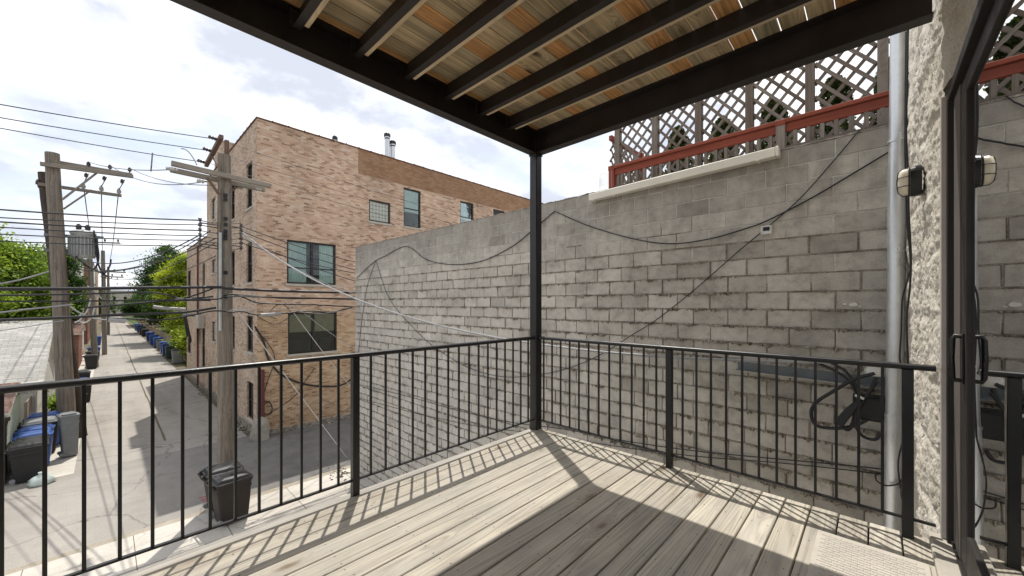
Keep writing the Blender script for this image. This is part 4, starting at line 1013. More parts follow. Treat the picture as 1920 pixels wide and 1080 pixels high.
# ------------------------------------------------------------------ garages on the left
def gable(name,label,x0,x1,y0,y1,ze,zr,mw,mr,ridge='x',ov=.25,group=None,cat='garage',door=None,extra=None):
    t=thing(name,label,cat,((x0+x1)/2,(y0+y1)/2,GZ),group); w_=MB()
    if ridge=='x':
        ym=(y0+y1)/2
        for x in (x0,x1): 
            v=[(x,y0,GZ),(x,y1,GZ),(x,y1,ze),(x,ym,zr),(x,y0,ze)]; w_.add(v,[(0,1,2,3,4) if x==x1 else (4,3,2,1,0)])
        for y in (y0,y1): w_.add([(x0,y,GZ),(x1,y,GZ),(x1,y,ze),(x0,y,ze)],[(0,1,2,3) if y==y0 else (3,2,1,0)])
    else:
        xm=(x0+x1)/2
        for y in (y0,y1): w_.add([(x0,y,GZ),(x1,y,GZ),(x1,y,ze),(xm,y,zr),(x0,y,ze)],[(0,1,2,3,4) if y==y0 else (4,3,2,1,0)])
        for x in (x0,x1): w_.add([(x,y0,GZ),(x,y1,GZ),(x,y1,ze),(x,y0,ze)],[(0,1,2,3) if x==x1 else (3,2,1,0)])
    w_.build('wall',M[mw],t)
    # lap siding boards on the sides that face the street and the alley
    if mw.startswith('siding'):
        sd=MB(); z=GZ+.1
        while z<ze-.05:
            sd.box((x0,y0-.018,z),(x1+.0,y0-.002,z+.155),.004); sd.box((x1+.002,y0,z),(x1+.018,y1,z+.155),.004); z+=.16
        sd.build('siding',M[mw],t)
    r_=MB(); th=.06
    def slab(a,b,c,d):
        a,b,c,d=map(Vector,(a,b,c,d)); n=(b-a).cross(d-a).normalized(); L=(b-a).length; H=(d-a).length
        up=[p+n*th for p in (a,b,c,d)]
        r_.add(up,[(0,1,2,3)],uvs=[[(0,0),(L,0),(L,H),(0,H)]]); r_.add([a,b,c,d]+up,[(3,2,1,0),(0,1,5,4),(1,2,6,5),(2,3,7,6),(3,0,4,7)],mi=1)
    if ridge=='x':
        k=(zr-ze)/((y1-y0)/2)
        slab((x0-ov,y0-ov,ze-k*ov),(x1+ov,y0-ov,ze-k*ov),(x1+ov,ym,zr),(x0-ov,ym,zr)); slab((x1+ov,y1+ov,ze-k*ov),(x0-ov,y1+ov,ze-k*ov),(x0-ov,ym,zr),(x1+ov,ym,zr))
    else:
        k=(zr-ze)/((x1-x0)/2)
        slab((x1+ov,y0-ov,ze-k*ov),(x1+ov,y1+ov,ze-k*ov),(xm,y1+ov,zr),(xm,y0-ov,zr)); slab((x0-ov,y1+ov,ze-k*ov),(x0-ov,y0-ov,ze-k*ov),(xm,y0-ov,zr),(xm,y1+ov,zr))
    ro=r_.build('roof',[M[mr],M['white']],t)
    if door:
        dm=MB(); dx,da,db,dh=door; n=4
        for i in range(n): dm.box((dx-.03,da,GZ+.03+dh*i/n),(dx+.02,db,GZ+dh*(i+1)/n),.012)
        dm.build('garage_door',M['white'],t)
    return t

sh_=gable('shed','low pale green shed with a brown shingle roof beside the black bins',-9,-2.12,18.35,21.9,-1.72,-1.15,'sidinggr','shinglebr','x',.18,None,'shed')
MB().tube([(-2.0,18.10,-1.83),(-2.0,18.12,-1.95),(-2.04,18.25,-2.1),(-2.06,18.25,GZ+.1)],.045,8).build('downspout',M['bronze'],sh_)
MB().box((-9,18.06,-1.93),(-1.92,18.15,-1.82),.01).build('gutter',M['bronze'],sh_)
ga=gable('garage','white sided garage with a large pale grey shingle roof',-11,-1.95,23.6,31.6,-1.45,.52,'siding','shingle','x',.28)
gg=MB().tube([(-1.80,23.25,-1.55),(-1.80,23.3,-1.7),(-1.90,23.55,-1.95),(-1.90,23.55,GZ+.1)],.04,8); gg.build('downspout',M['white'],ga)
MB().box((-11.2,23.18,-1.64),(-1.68,23.29,-1.53),.01).build('gutter',M['white'],ga)
gable('garage','tan far garage with a white door behind the second utility pole',-9,-2.1,33.5,41.5,-1.3,.35,'siding','shingle','x',.25,None,'garage',(-2.05,34.5,40.0,2.2))
gable('garage','red brick garage further down the left side of the alley',-9,-1.6,47,54,-1.0,.2,'redbrick','shinglebr','x',.2)
fn_=thing('board_fence','short board fence between the shed and the grey roofed garage','fence',(-2.0,22.7,GZ)); fb=MB()
for i,y in enumerate(np.arange(21.95,23.5,.15)): fb.box((-2.03,y,GZ),(-2.0,y+.142,GZ+1.75+.02*random.random()),.004,long=2,rnd=random.random(),off=(i,i))
fb.build('boards',M['fence'],fn_)
fn_=thing('wooden_fence','grey wooden fence on the right of the alley behind the wheelie bins','fence',(4.9,48,GZ)); fb=MB()
for i,y in enumerate(np.arange(37.6,100,.3)): fb.box((4.98,y,GZ),(5.02,y+.285,GZ+1.7),.006,long=2,rnd=random.random(),off=(i,i))
fb.build('boards',M['fence'],fn_); MB().box((4.15,37.7,GZ),(4.32,37.9,GZ+1.9),.01,long=2).build('post',M['bronze'],fn_)

# ------------------------------------------------------------------ far houses
def house(name,label,x0,x1,y0,y1,zt,mw,wins,parapet=True,faces=('f','s')):
    t=thing(name,label,'building',((x0+x1)/2,(y0+y1)/2,GZ),'buildings far down the alley')
    Hf=[];W_=x1-x0; zf=np.arange(GZ+1.2,zt-1.6,2.9)
    for z in zf:
        for i in range(wins): u=W_*(i+.5)/wins; Hf.append((u-.45,u+.45,z,z+1.45))
    X=facade('wall',(x0,y0,0),(1,0,0),W_,GZ,zt,Hf,M[mw],t)
    for h in Hf: window(X,h,t,'sash',cover=None,sill=False)
    L=y1-y0; Hs=[]; n=max(1,int(L/3.5))
    right=x0<0
    for z in zf:
        for i in range(n): u=L*(i+.5)/n; Hs.append((u-.45,u+.45,z,z+1.45))
    if right: X2=facade('side_wall',(x1,y0,0),(0,1,0),L,GZ,zt,Hs,M[mw],t)
    else: X2=facade('side_wall',(x0,y1,0),(0,-1,0),L,GZ,zt,Hs,M[mw],t)
    for h in Hs: window(X2,h,t,'sash',cover=None,sill=False)
    MB().box((x0-.08,y0-.08,zt),(x1+.08,y1+.08,zt+.18),.02).box((x0+.02,y1-.02,GZ),(x1-.02,y1,zt-.01)).build('roof',M['roofing'],t)
    return t
h1=house('house','white three storey house back behind the transformer',-9,-1.9,58,68,6.3,'siding',3)
MB().box((-2.6,60,6.5),(-1.95,60.7,7.9),.02).build('chimney',M['redbrick'],h1)
house('house','red brick house beyond the white one on the left of the alley',-9,-1.8,76,90,7.2,'redbrick',3)
house('house','grey house further along the left side of the alley',-10,-1.7,98,115,8.5,'siding',3)
house('house','tan brick house far along the left side of the alley',-10,-1.6,125,150,9.5,'brickside',3)
house('house','pale low building on the right far end of the alley',5.5,14,120,140,5.0,'brickside',3)
house('house','long low grey building closing the view at the end of the alley',-16,30,235,250,7.0,'stone',14)
house('house','brick block rising beyond the trees on the right',9,20,90,108,5.5,'brickside',4)

# ------------------------------------------------------------------ bins
def make_bin(name,label,mb_,ml,cat='bin',group=None,w=.60,d=.72,h=1.0,lidup=.10):
    """wheeled bin at the origin, front toward +x, wheels and handle toward -x"""
    t=thing(name,label,cat,(0,0,0),group); b=MB()
    def ring(z,s,fx=0):
        a=d/2*s; c=w/2*s; r_=.05; out=[]
        for (sx,sy,q0) in ((1,1,0),(-1,1,90),(-1,-1,180),(1,-1,270)):
            for k in range(4):
                q=R(q0+k*30); out.append((fx+sx*(a-r_)+r_*math.cos(q),sy*(c-r_)+r_*math.sin(q),z))
        return out
    loft(b,[ring(.04,.72,.03),ring(.07,.78,.02),ring(h*.55,.90,.01),ring(h*.80,.95,0),ring(h*.81,.985,0),ring(h*.86,.99,0),ring(h*.87,.965,0),ring(h*.95,.98,0),ring(h*.955,1.03,0),ring(h,1.03,0)],False)
    b.build('body',M[mb_],t)
    l=MB(); loft(l,[ring(h+.003,1.06,0),ring(h+.035,1.07,0),ring(h+.04,1.0,0),ring(h+.05+lidup*.5,.86,-.01),ring(h+.06+lidup*.7,.55,-.02)],False)
    for yy in (-.15,.15): l.box((-d*.40,yy-.05,h+.07),(d*.36,yy+.05,h+.085+lidup*.42),.02)
    l.build('lid',M[ml],t)
    hh=MB().tube([(-d*.47,-w*.40,h*.93),(-d*.62,-w*.40,h*.99),(-d*.62,w*.40,h*.99),(-d*.47,w*.40,h*.93)],.018,8); hh.box((-d*.60,-w*.36,h*.94),(-d*.46,-w*.26,h*1.05),.01).box((-d*.60,w*.26,h*.94),(-d*.46,w*.36,h*1.05),.01); hh.build('handle',M[mb_],t)
    for sy in (-1,1):
        wh=MB().lathe([(.05,-.03),(.125,-.03),(.14,-.015),(.14,.015),(.125,.03),(.05,.03)],(-d*.40,sy*w*.43,.14),18,(0,1,0)); wo=wh.build('wheel',M['rubber'],t)
        MB().lathe([(.06,-.034),(.06,.034)],(-d*.40,sy*w*.43,.14),12,(0,1,0)).build('hub',M['bingrey'],wo)
    return t
BINS=[ # variant, x, y, rz, scale, label
 ('nb',2.06,11.32,6,1.0,'brown-black bin with a glossy black lid standing at the pavement edge'),
 ('nb',2.02,12.02,2,1.02,'brown-black bin behind the first one at the foot of the near pole'),
 ('bk',-1.62,18.45,4,1.03,'black bin nearest the pale green shed, with a white bag by it'),
 ('bk',-1.66,19.15,-3,1.0,'second black bin in the row by the shed, next to the blue lids'),
 ('bl',-1.62,19.85,2,1.02,'blue bin in the shed row right behind the black bins'),
 ('bl',-1.66,20.5,-4,1.05,'blue bin in the shed row behind the other blue bin'),
 ('br',-1.62,21.4,5,1.12,'dark bin with a rounded lid past the blue bins at the shed corner'),
 ('bl',-1.58,22.4,0,1.12,'blue bin peeping out left of the leaning twin poles'),
 ('br',-.95,31.0,0,1.05,'brown bin just past the leaning twin poles'),
 ('bl',-1.05,32.4,3,1.0,'blue bin behind the brown one past the twin poles'),
 ('bk',-1.1,35.2,0,1.08,'black bin with a blue bag on top beside the second pole'),
 ('bk',-.9,46.5,0,1.05,'black bin just past the second utility pole'),
 ('bk',-.85,50.0,0,1.05,'black bin before the far blue one on the left of the alley'),
 ('bl',-.85,54.0,0,1.1,'blue bin on the left of the alley before the third pole'),
 ('bl',-.9,72.0,0,1.1,'furthest blue bin on the left of the alley'),
 ('bg',4.35,45.4,180,1.15,'squat dark bin at the near end of the right hand row by the fence'),
 ('gn',4.25,49.8,180,1.1,'dark green bin second in the right hand row'),
 ('bl',4.25,53.2,180,1.1,'blue bin third in the right hand row, next to the dark green one'),
 ('bl',4.3,56.0,180,1.12,'blue bin fourth in the right hand row'),
 ('bg',4.25,59.5,180,1.1,'grey-black bin between blue ones in the right hand row'),
 ('bl',4.25,63.5,180,1.15,'blue bin just past the grey-black one in the right hand row'),
 ('bl',4.2,68.5,180,1.15,'blue bin sixth on the right of the alley, under the yellow-green tree'),
 ('bl',4.2,75.0,180,1.2,'blue bin at the end of the shaded stretch on the right'),
 ('bk',4.2,86.0,180,1.15,'black bin far along the right of the alley'),
 ('bk',4.2,92.0,180,1.15,'black bin second from the far end on the right'),
 ('bl',4.2,100.0,180,1.2,'small far blue bin on the right of the alley'),
 ('bl',4.2,108.0,180,1.2,'furthest blue bin on the right of the alley')]
VAR={'nb':('binbrown','binblack'),'bk':('binblack','binblack'),'bl':('binblue','binblue'),'br':('binbrown','bingrey'),'bg':('bingrey','binblack'),'gn':('bingreen','binblack')}
proto={}
for v,x,y,rz,s_,lab in BINS:
    if v not in proto: t=proto[v]=make_bin('wheelie_bin',lab,*VAR[v],group='wheeled bins along the alley')
    else: t=copy_tree(proto[v])
    z=GZ+.062 if y<12.2 else GZ
    t.location=(x,y,z); t.rotation_euler=(0,0,R(rz)); t.scale=(s_,s_,s_); t['label']=lab
t=make_bin('tall_bin','tall slim grey bin with a pale lid at the foot of the leaning twin poles','bingrey','bingrey',w=.42,d=.46,h=1.42,lidup=.04); t.location=(-.92,20.35,GZ); t.rotation_euler=(0,0,R(10))
bg_=MB(); rings=[]
for (r_,z) in ((.20,0),(.26,.06),(.24,.16),(.15,.25),(.05,.30),(.08,.36)):
    rings.append([(r_*(1+.3*noise.noise((math.cos(q)*2,math.sin(q)*2,z*9)))*math.cos(q),r_*.8*(1+.3*noise.noise((math.cos(q)*2,math.sin(q)*2+4,z*9)))*math.sin(q),z) for q in np.arange(18)*2*math.pi/18])
bo=loft(bg_,rings).build('plastic_bag',M['bag']); tag(bo,'pale knotted plastic bag on the ground by the black bin','bag'); p=onZ(78,908,GZ); bo.location=p

# ------------------------------------------------------------------ utility poles
def insul(mb,p,s=1.0,down=False):
    k=-1 if down else 1
    mb.lathe([(.02*s,0),(.02*s,.05*s*1),(.06*s,.06*s),(.045*s,.10*s),(.065*s,.11*s),(.04*s,.15*s),(.05*s,.16*s),(.02*s,.20*s)] if not down else [(.02*s,0),(.06*s,-.05*s),(.04*s,-.09*s),(.06*s,-.10*s),(.03*s,-.16*s)],p,9)
def polemesh(b,t,r0,r1,n=14,wob=.02):
    b=Vector(b);t=Vector(t); pts=[b.lerp(t,i/10)+Vector((wob*noise.noise((i*.5,b.x,0)),wob*noise.noise((i*.5,b.y,5)),0)) for i in range(11)]
    return MB().tube(pts,[r0+(r1-r0)*i/10 for i in range(11)],n,rnd=random.random())
PRx,PRy=2.25,12.95
pr=thing('utility_pole','weathered grey utility pole with paired crossarms standing by the brown bins','utility pole',(PRx,PRy,GZ))
top=onY(420,291,PRy); polemesh((PRx,PRy,GZ-.05),top,.205,.15).build('pole',M['pole'],pr)
for (x0,y0,x1,y1,Y) in ((321,303,508,346,PRy-.22),(319,315,496,353,PRy+.22)):
    MB().bar(onY(x0,y0+3,Y),onY(x1,y1+3,Y),.10,.125,.008,rnd=random.random()).build('crossarm',M['arm'],pr)
MB().bar(onY(388,333,PRy-.30),onY(411,365,PRy-.2),.05,.05).build('brace',M['armbr'],pr); MB().bar(onY(449,346,PRy+.25),onY(430,362,PRy+.15),.05,.05).build('brace',M['armbr'],pr)
e0=onY(420.5,318,PRy+.06);e1=onY(420,262,PRy+.06); MB().bar(e0+Vector((.06,.0,0)),e1+Vector((.06,.0,0)),.10,.10,.008,rnd=.4).build('pole_extension',M['armbr'],pr)
ra0=Vector((2.16,13.05,6.03)); ra1=Vector((2.16,15.4,5.83)); MB().bar(ra0,ra1,.10,.12,.008,rnd=.6).build('side_arm',M['armbr'],pr)
MB().bar(onX(412,318,2.2)+Vector((0,-.1,0)),Vector((2.16,14.4,5.85)),.045,.045).build('side_brace',M['armbr'],pr)
hv=[ra0.lerp(ra1,t)+Vector((-.06,0,.02)) for t in (.12,.5,.93)]
for p in hv: MB().lathe([(.03,0),(.06,.03),(.035,.06),(.06,.09),(.035,.12),(.06,.15),(.02,.19)],p,9,(-1,0,.1)).build('insulator',M['porcelain'],pr)
im=MB()
for (px,py,Y) in ((326,318,PRy-.3),(334,320,PRy+.2),(383,341,PRy-.3),(455,353,PRy+.3),(490,356,PRy+.2)): 
    p=onY(px,py,Y); MB().lathe([(.03,0),(.055,.03),(.03,.06),(.055,.09),(.03,.12),(.05,.15)],p,9,(-1,0,0)).build('end_insulator',M['porcelainw'],pr)
MB().tube([onY(413,620,PRy-.20),onY(413,436,PRy-.20)],.034,8).build('conduit',M['xfmr'],pr)
for y in (366,374,410,421,433,440,447,511,556): 
    bt=MB(); p=onY(423,y,PRy-.185); bt.box((p.x-.045,p.y-.02,p.z-.045),(p.x+.045,p.y+.03,p.z+.045),.012); bt.build('bolt',M['black'],pr)
racks=[]
for (px,y0,y1,Y) in ((375,409,466,PRy-.1),(452,420,470,PRy+.1)):
    a=onY(px,y0,Y);b=onY(px,y1,Y); rm=MB().tube([a,b],.018,8)
    for i in range(6):
        p=a.lerp(b,(i+.3)/6); rm.lathe([(.02,-.04),(.05,-.035),(.03,0),(.05,.035),(.02,.04)],p,9)
    pz=a.lerp(b,.15); rm.bar(pz,Vector((PRx,PRy,pz.z)),.03,.03); pz=a.lerp(b,.85); rm.bar(pz,Vector((PRx,PRy,pz.z)),.03,.03)
    rm.build('insulator_rack',M['porcelain'],pr); racks.append((a,b))

lp=thing('utility_pole','leaning weathered utility pole with a long crossarm on the left of the alley','utility pole',onZ(128,828,GZ))
lb=onZ(128,828,GZ); ltop=onY(98,287,lb.y); polemesh(lb-Vector((0,0,.05)),ltop,.25,.19).build('pole',M['pole'],lp)
Yl=lb.y-.26
MB().bar(onY(75,307,Yl),onY(250,331,Yl),.11,.14,.008,rnd=.3).build('crossarm',M['arm'],lp)
MB().bar(onY(96,302,Yl+.5),onY(248,328,Yl+.5),.11,.12,.008,rnd=.8).build('crossarm',M['arm'],lp)
MB().bar(onY(183,323,Yl+.12),onY(117,374,Yl+.12),.09,.06,.004).build('brace',M['arm'],lp)
lq=onZ(146,819,GZ)
l2=thing('utility_pole','dark creosoted pole leaning behind the weathered left pole, carrying the transformer','utility pole',lq)
l2t=onY(83,324,lq.y+.25); polemesh(lq-Vector((0,0,.05)),l2t,.27,.17).build('pole',M['poledk'],l2)
Y2=lq.y+.05
MB().bar(onY(72,345,Y2),onY(228,367,Y2),.10,.12,.008,rnd=.3).build('crossarm',M['arm'],l2)
MB().bar(onY(172,356,Y2),onY(119,392,Y2),.08,.05,.004).build('brace',M['arm'],l2)
arm_ins=[]; up_ins=[]
for px in (156,190,223): im=MB(); p=onY(px,346+ (px-72)*.141-2,Y2); insul(im,p,1.3); arm_ins.append(p+Vector((0,0,.28))); im.build('insulator',M['porcelainw'],l2)
for px in (166,206,243): im=MB(); p=onY(px,301+(px-75)*.137,Yl); insul(im,p,1.1); up_ins.append(p+Vector((0,0,.2))); im.build('insulator',M['porcelain'],lp)
for (a_,b_) in (((166,326),(156,345)),((200,332),(190,350)),((234,337),(223,356))):
    cm=MB(); p,q=onY(*a_,Yl+.1),onY(*b_,Y2); cm.tube([p,q],.015,5); insul(cm,p.lerp(q,.45),1.1); cm.build('jumper_fuse',M['porcelain'],l2)
for (px,py) in ((72,350),(80,362)):
    p=onY(px,py,Y2+.1); mm=MB().bar(p,p+Vector((.25,0,-.5)),.05,.05); insul(mm,p,1.4); mm.build('cutout',M['porcelain'],l2)
tc=onY(156,459,lq.y-.15)
tf=thing('transformer','grey finned pole transformer hanging beside the dark leaning pole','transformer',tc+Vector((0,0,-.5)))
rr=.34; hb=.52
tm=MB().lathe([(rr*.9,-hb),(rr,-hb+.03),(rr,hb-.12),(rr*1.08,hb-.10),(rr*1.08,hb-.05),(rr*.95,hb),(rr*.4,hb+.07)],tc,22); tm.build('tank',M['xfmr'],tf)
fm=MB()
for i in range(26):
    q=2*math.pi*i/26; dv=Vector((math.cos(q),math.sin(q),0)); a_=tc+dv*(rr+.035); fm.bar(a_+Vector((0,0,-hb+.08)),a_+Vector((0,0,hb-.2)),.075,.018,up=(math.sin(q),-math.cos(q),0))
fm.build('cooling_fins',M['xfmr'],tf)
for dx in (-.12,.12): bs=MB(); insul(bs,tc+Vector((dx,0,hb)),1.5); bs.build('bushing',M['porcelain'],tf)
MB().bar(tc+Vector((-rr,0,.3)),tc+Vector((-1.0,.1,.3)),.07,.10).bar(tc+Vector((-rr,0,-.3)),tc+Vector((-1.0,.1,-.3)),.07,.10).bar(tc+Vector((rr,0,.36)),tc+Vector((rr+.22,0,.36)),.05,.08).build('bracket',M['galvdk'],tf)
def farpole(px,py,topy,leanpx,lab,arms):
    b=onZ(px,py,GZ); t=onY(px+leanpx,topy,b.y)
    u=thing('utility_pole',lab,'utility pole',b); polemesh(b-Vector((0,0,.05)),t,.2,.15,10).build('pole',M['pole'],u)
    for (x0,x1,y_) in arms:
        a_=onY(x0,y_,b.y-.2); c_=onY(x1,y_+2,b.y-.2); MB().bar(a_,c_,.1,.12).build('crossarm',M['arm'],u)
        for t_ in (.08,.5,.92): im=MB(); insul(im,a_.lerp(c_,t_)+Vector((0,0,.05)),1.3); im.build('insulator',M['porcelain'],u)
    return u,t
u2,_=farpole(179,689,440,-13,'second utility pole along the left of the alley, with a bare lower shaft',[(186-20,226,454)])
u3,_=farpole(196,665,470,-3,'third utility pole along the left of the alley',[(192,236,509),(188,232,518)])
u4,_=farpole(203,628,500,0,'distant fourth utility pole along the left of the alley',[(196,222,522)])
far_end=Vector((-.8,62,6.6))

# ------------------------------------------------------------------ overhead wires
GWR='overhead utility wires'
def W(label,a,b,sag=.1,r=.012,m='wire',ext=0,n=24,name='overhead_wire'):
    a=Vector(a);b=Vector(b); b=b+(b-a)*ext
    tubething(name,label,'wire',cat_pts(a,b,sag,n),r,M[m],GWR,6)
def WL(label,pts,Y,r,m='wire',name='overhead_wire',n=5):
    P=[onY(x,y,Y) for x,y in pts]
    if pts[0][0]<=0: P[0]=P[0]+(P[0]-P[1])*.6
    tubething(name,label,'wire',smooth_pts(P,n),r,M[m],GWR,6)
for i,(y0,lab) in enumerate(((192,'highest thin wire in the sky at the left, ending on the raised side arm'),(217,'second highest thin wire in the sky, ending mid side arm'),(237,'third highest thin wire, ending at the low end of the side arm'))):
    W(lab,hv[i],onY(0,y0,hv[i].y),.05,.011,ext=.4)
for i,(px,py,lab) in enumerate(((861,402,'thin wire from the side arm top crossing the brick front wall'),(861,420,'thin wire from the side arm middle crossing the brick front wall'),(861,440,'thin wire from the side arm low end crossing the brick front wall'))):
    W(lab,hv[i]+Vector((.15,0,0)),onY(px,py,hv[i].y),.12,.007,ext=.2)
W('jumper looping from the second wire down to the near crossarm',onY(340,279,hv[1].y),onY(369,309,PRy-.1),-.12,.012)
W('short jumper hanging between the third wire and the arm wire',onY(286,287,PRy+.3),onY(283,321,PRy-.1),0,.014)
W('wire from the left crossarm to the tip of the near crossarm',up_ins[0],onY(321,318,PRy-.2),.12,.011)
W('wire from the middle of the left crossarm to the near pole brace',up_ins[1],onY(385,340,PRy-.2),.35,.011)
W('wire from the end of the left crossarm to the near pole',up_ins[2],onY(404,347,PRy+.2),.2,.011)
for i,(yl,yr) in enumerate(((388,413),(403,421.5),(411,432),(421,442),(434,450.5),(447,461))):
    W('%s of the six parallel wires leaving the insulator rack to the left'%('topmost','second from top','third from top','fourth from top','fifth from top','lowest')[i] if i not in (0,5) else ('topmost' if i==0 else 'lowest')+' of the six parallel wires leaving the insulator rack to the left',onY(375,yr,PRy-.12),onY(0,yl,PRy-.12),.06,.016 if i in (0,2) else .012,ext=.5)
    W(('first','second','third','fourth','fifth','sixth')[i]+' short tie wire between the two insulator racks, counted downward',onY(375,yr,PRy-.12),onY(452,yr+5,PRy+.1),.05,.011)
for i,(ya,yb2) in enumerate(((424,487),(433,502),(446,523),(455,508))):
    W(('highest','second','third','lowest')[i]+' wire dropping from the right insulator rack across the large upper window',onY(452,ya,PRy+.1),onY(668,yb2,PRy+.3),.12,.012,ext=.3)
WL('thick black cable crossing the whole alley view just above the railing',[(0,541.5),(130,541.5),(270,539.5),(405,538.5),(430,541),(540,546),(668,549),(760,552)],PRy-.32,.038)
WL('thinner cable below the thick black one, dipping to a splice left of the near pole',[(0,553.5),(120,552),(230,549),(290,549),(318,554),(345,559),(400,541)],PRy-.30,.02)
WL('cable with a long black splice sleeve left of the near pole',[(0,565.5),(100,565),(200,564),(300,563),(405,561),(430,556),(540,558),(668,560)],PRy-.34,.018)
WL('black splice sleeve thickening the cable left of the near pole',[(312,563.5),(350,562),(395,562)],PRy-.345,.036,name='splice_sleeve')
WL('cable rising from the left alley edge toward the near pole',[(160,577),(220,572),(290,566),(350,560),(400,556)],PRy-.28,.022)
WL('cable sloping up across the grey garage roof to the twin poles',[(0,586),(50,580),(100,575),(135,571)],22.0,.03,'wiregrey')
WL('heavy cable running low across the alley to the near pole',[(0,600),(80,597),(150,594),(210,591),(290,588),(350,585),(405,577)],PRy-.36,.030)
WL('looser cable hanging under the heavy low one by the near pole',[(205,596),(260,598),(300,600),(350,593),(400,583),(440,586)],PRy-.33,.018)
WL('pale cable crossing the garage roof toward the twin poles',[(0,620),(60,611),(120,601)],21.6,.014,'wiregrey')
WL('cable at the left edge slanting up to the twin poles',[(0,532),(40,524),(92,509)],22.2,.028,'wiregrey')
WL('grey sleeve hanging on cables over the bins of the right hand row',[(287,575),(310,578),(348,580)],PRy-.2,.042,'wiregrey','splice_sleeve')
WL('short pale splice case hanging over the alley',[(203,599.5),(220,601),(236,602)],PRy-.38,.055,'wiregrey','splice_sleeve',3)
WL('grey cylindrical splice case right of the near pole by the lower window',[(489,591),(508,590),(526,588)],PRy-.25,.055,'wiregrey','splice_sleeve',3)
WL('cable passing the near pole toward the lower building window',[(430,551),(500,557),(540,560),(600,560),(668,562),(720,563)],PRy-.25,.016)
WL('cable under the upper bundle right of the near pole, ending at the block wall',[(432,551),(455,557),(480,567),(520,570),(580,571),(640,574),(690,577)],PRy-.2,.020)
WL('wavy cable bundle right of the near pole above the lower window',[(430,586),(455,584),(480,590),(530,588),(580,583),(620,585),(660,577)],PRy-.22,.020)
WL('cable looping over the bundle right of the near pole',[(430,582),(460,580),(500,583),(540,581),(600,588),(660,579)],PRy-.26,.010,'wiregrey')
WL('tangle of thin cable hanging from the bundle right of the near pole',[(480,590),(500,603),(520,607),(545,590),(530,570),(515,575),(505,590),(518,598)],PRy-.18,.010)
W('upper curved wire from the twin poles to the insulator rack',onY(131,479,22.6),onY(372,442,PRy-.1),.5,.016)
W('middle curved wire from the twin poles to the near pole',onY(132,493,22.6),onY(395,432,PRy-.1),.62,.013)
W('lower curved wire from the twin poles to the near pole',onY(140,504,22.6),onY(404,447,PRy-.1),.4,.016)
W('lowest curved wire from the far pole to the near pole',onY(200,520,40),onY(404,455,PRy-.1),.5,.014)
W('sagging wire from the third pole to the near pole',onY(210,526,48),onY(404,480,PRy-.1),.6,.012)
for i,p in enumerate(arm_ins):
    W(('inner','middle','outer')[i]+' wire running away down the alley from the twin poles',p,Vector((-.9+.55*i,62,6.3)),.5,.018)
W('white service cable swooping from the near pole along the block wall to the downpipe',onY(455,436,PRy),Vector((4.93,.02,.885)),.93,.017,'wiregrey',n=40,name='service_drop')
W('grey service cable twisted below the white one at the near pole',onY(452,440,PRy),onY(700,560,12.4),.25,.012,'wiregrey')
W('pale guy wire slanting from the near pole down past the building corner to the street',onY(437,573,PRy),onZ(650,858,GZ),0,.012,'wirewhite',name='guy_wire')
W('pale wire dropping from the cable bundle across the lower window',onY(533,562,PRy-.2),onY(700,775,14.0),.1,.010,'wirewhite')
W('grey wire fanning from the bundle across the lower window to the block wall',onY(546,567,PRy-.2),onY(690,668,12.9),.1,.009,'wiregrey')
W('short pale wire from the guy to the building side',onY(450,582,PRy-.1),onX(466,578,BX-.05),0,.008,'wiregrey')
GC2='cables down the twin poles'
for i,P in enumerate(([(176,432),(180,470),(186,500),(196,512),(206,498),(208,486)],[(180,445),(185,480),(180,500),(170,508)],[(142,480),(160,497),(190,512),(205,520)])):
    tubething('transformer_lead',('black lead looping from the transformer top','short black lead curling under the transformer','black lead slanting below the transformer')[i],'cable',smooth_pts([onY(x,y,lq.y-.5) for x,y in P],6),.028,M['wire'],GC2)
for i,P in enumerate(([(170,560),(165,580),(158,590),(150,600),(140,605)],[(178,575),(172,595),(160,605),(148,602)],[(130,574),(150,587),(175,597),(200,600)],[(190,560),(176,545),(163,536)])):
    tubething('pole_cable',('white cable curling down the second pole','white cable loop beside the second pole','grey cable crossing from the twin poles to the second pole','pale wire high on the second pole')[i],'cable',smooth_pts([onY(x,y,36) for x,y in P],6),.04,M['wirewhite' if i<2 else 'wiregrey'],GC2)

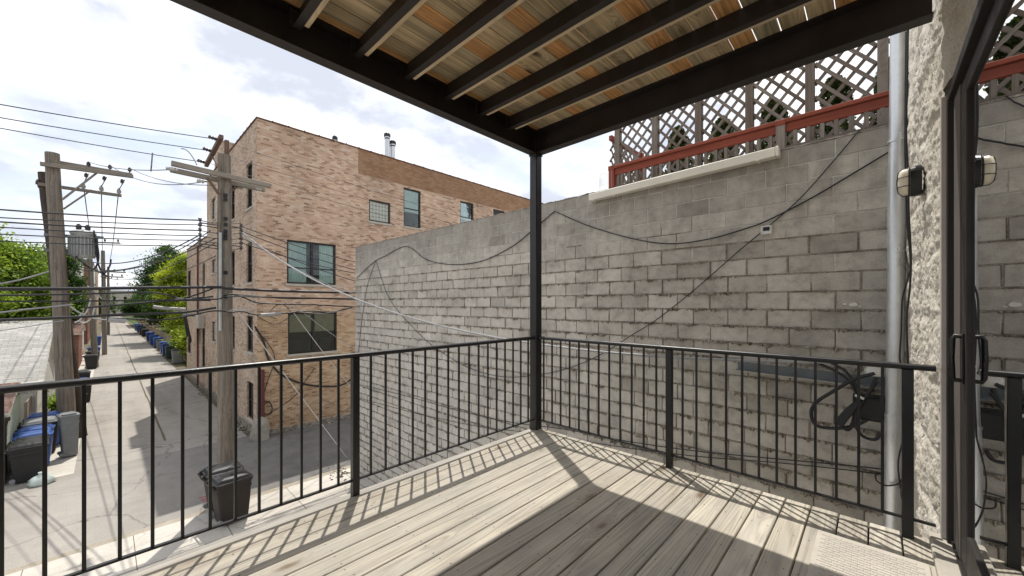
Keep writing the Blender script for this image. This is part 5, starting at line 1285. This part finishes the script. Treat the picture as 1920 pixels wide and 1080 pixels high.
# ------------------------------------------------------------------ trees
tree('leafy_tree','broad bright green tree filling the left edge behind the grey roof',(-6.6,40,GZ),8,[((-6.4,39,3.3),(3.6,3.2,3.9)),((-4.2,41,2.1),(2.0,2.2,3.0))],.17,M['leafL'],60,210,.62,.28)
tree('leafy_tree','second bright green tree further left and lower behind the garage',(-12.5,38,GZ),8,[((-12,37,2.2),(4,3.5,4.2))],.18,M['leafL'],55,190,.7,.28)
tree('leafy_tree','dark green narrow tree behind the twin poles',(-3.2,50,GZ),8,[((-3.0,50,2.6),(1.5,1.8,4.0))],.17,M['leafD'],36,150,.5,.2)
tree('leafy_tree','yellow-green tree overhanging the alley beside the brick wing',(6.0,54,GZ),8,[((5.6,53.5,3.3),(1.9,2.4,3.4)),((6.4,51,.2),(1.8,2.4,2.6))],.17,M['leafR'],72,230,.5,.22)
tree('leafy_tree','tall dark green tree behind the yellow-green one',(6.4,74,GZ),10,[((6.0,73,5.0),(3.0,3.2,4.4)),((5.4,68,1.2),(1.6,2.5,2.6))],.22,M['leafD'],56,180,.75,.28)
tree('leafy_tree','low spreading tree further down on the right of the alley',(5.6,98,GZ),6,[((5.0,96,.6),(3.4,5,2.6))],.26,M['leafD'],44,150,.8,.22)
tree('leafy_tree','distant tree on the left at the end of the alley',(-3,160,GZ),7,[((-3,158,2),(4,5,4.6))],.4,M['leafD'],36,120,1.0,.3)
def bush(label,c,Rr,mat,ncl,per,leaf,crad):
    t=thing('bush',label,'bush',(c[0],c[1],GZ)); P,T=clump_pts(c,Rr,ncl,per,crad,hollow=.2); P[:,2]=np.maximum(P[:,2],GZ+.05)
    leafmesh('foliage',P,leaf,mat,t,rn=T); s_=MB()
    for k in range(5): s_.tube([(c[0]+.1*k-.2,c[1],GZ),(c[0]+random.uniform(-.5,.5)*Rr[0],c[1]+random.uniform(-.5,.5)*Rr[1],c[2])],.03,5)
    s_.build('stems',M['bark'],t)
bush('yellow-green bush over the fence beside the right hand bins',(5.2,46.5,-2.0),(.9,2.6,1.5),M['leafR'],40,130,.12,.3)
bush('small green bush at the foot of the garage by the twin poles',(-1.45,27.5,-3.2),(.4,1.6,.6),M['leafL'],16,80,.09,.2)
P,T=clump_pts((0,190,0),(70,20,7),150,100,3.0,hollow=.1)
struct(leafmesh('treeline',P[np.abs(P[:,0]-1.6)>5],.9,M['leafD'],None,rn=T[np.abs(P[:,0]-1.6)>5]),'stuff')
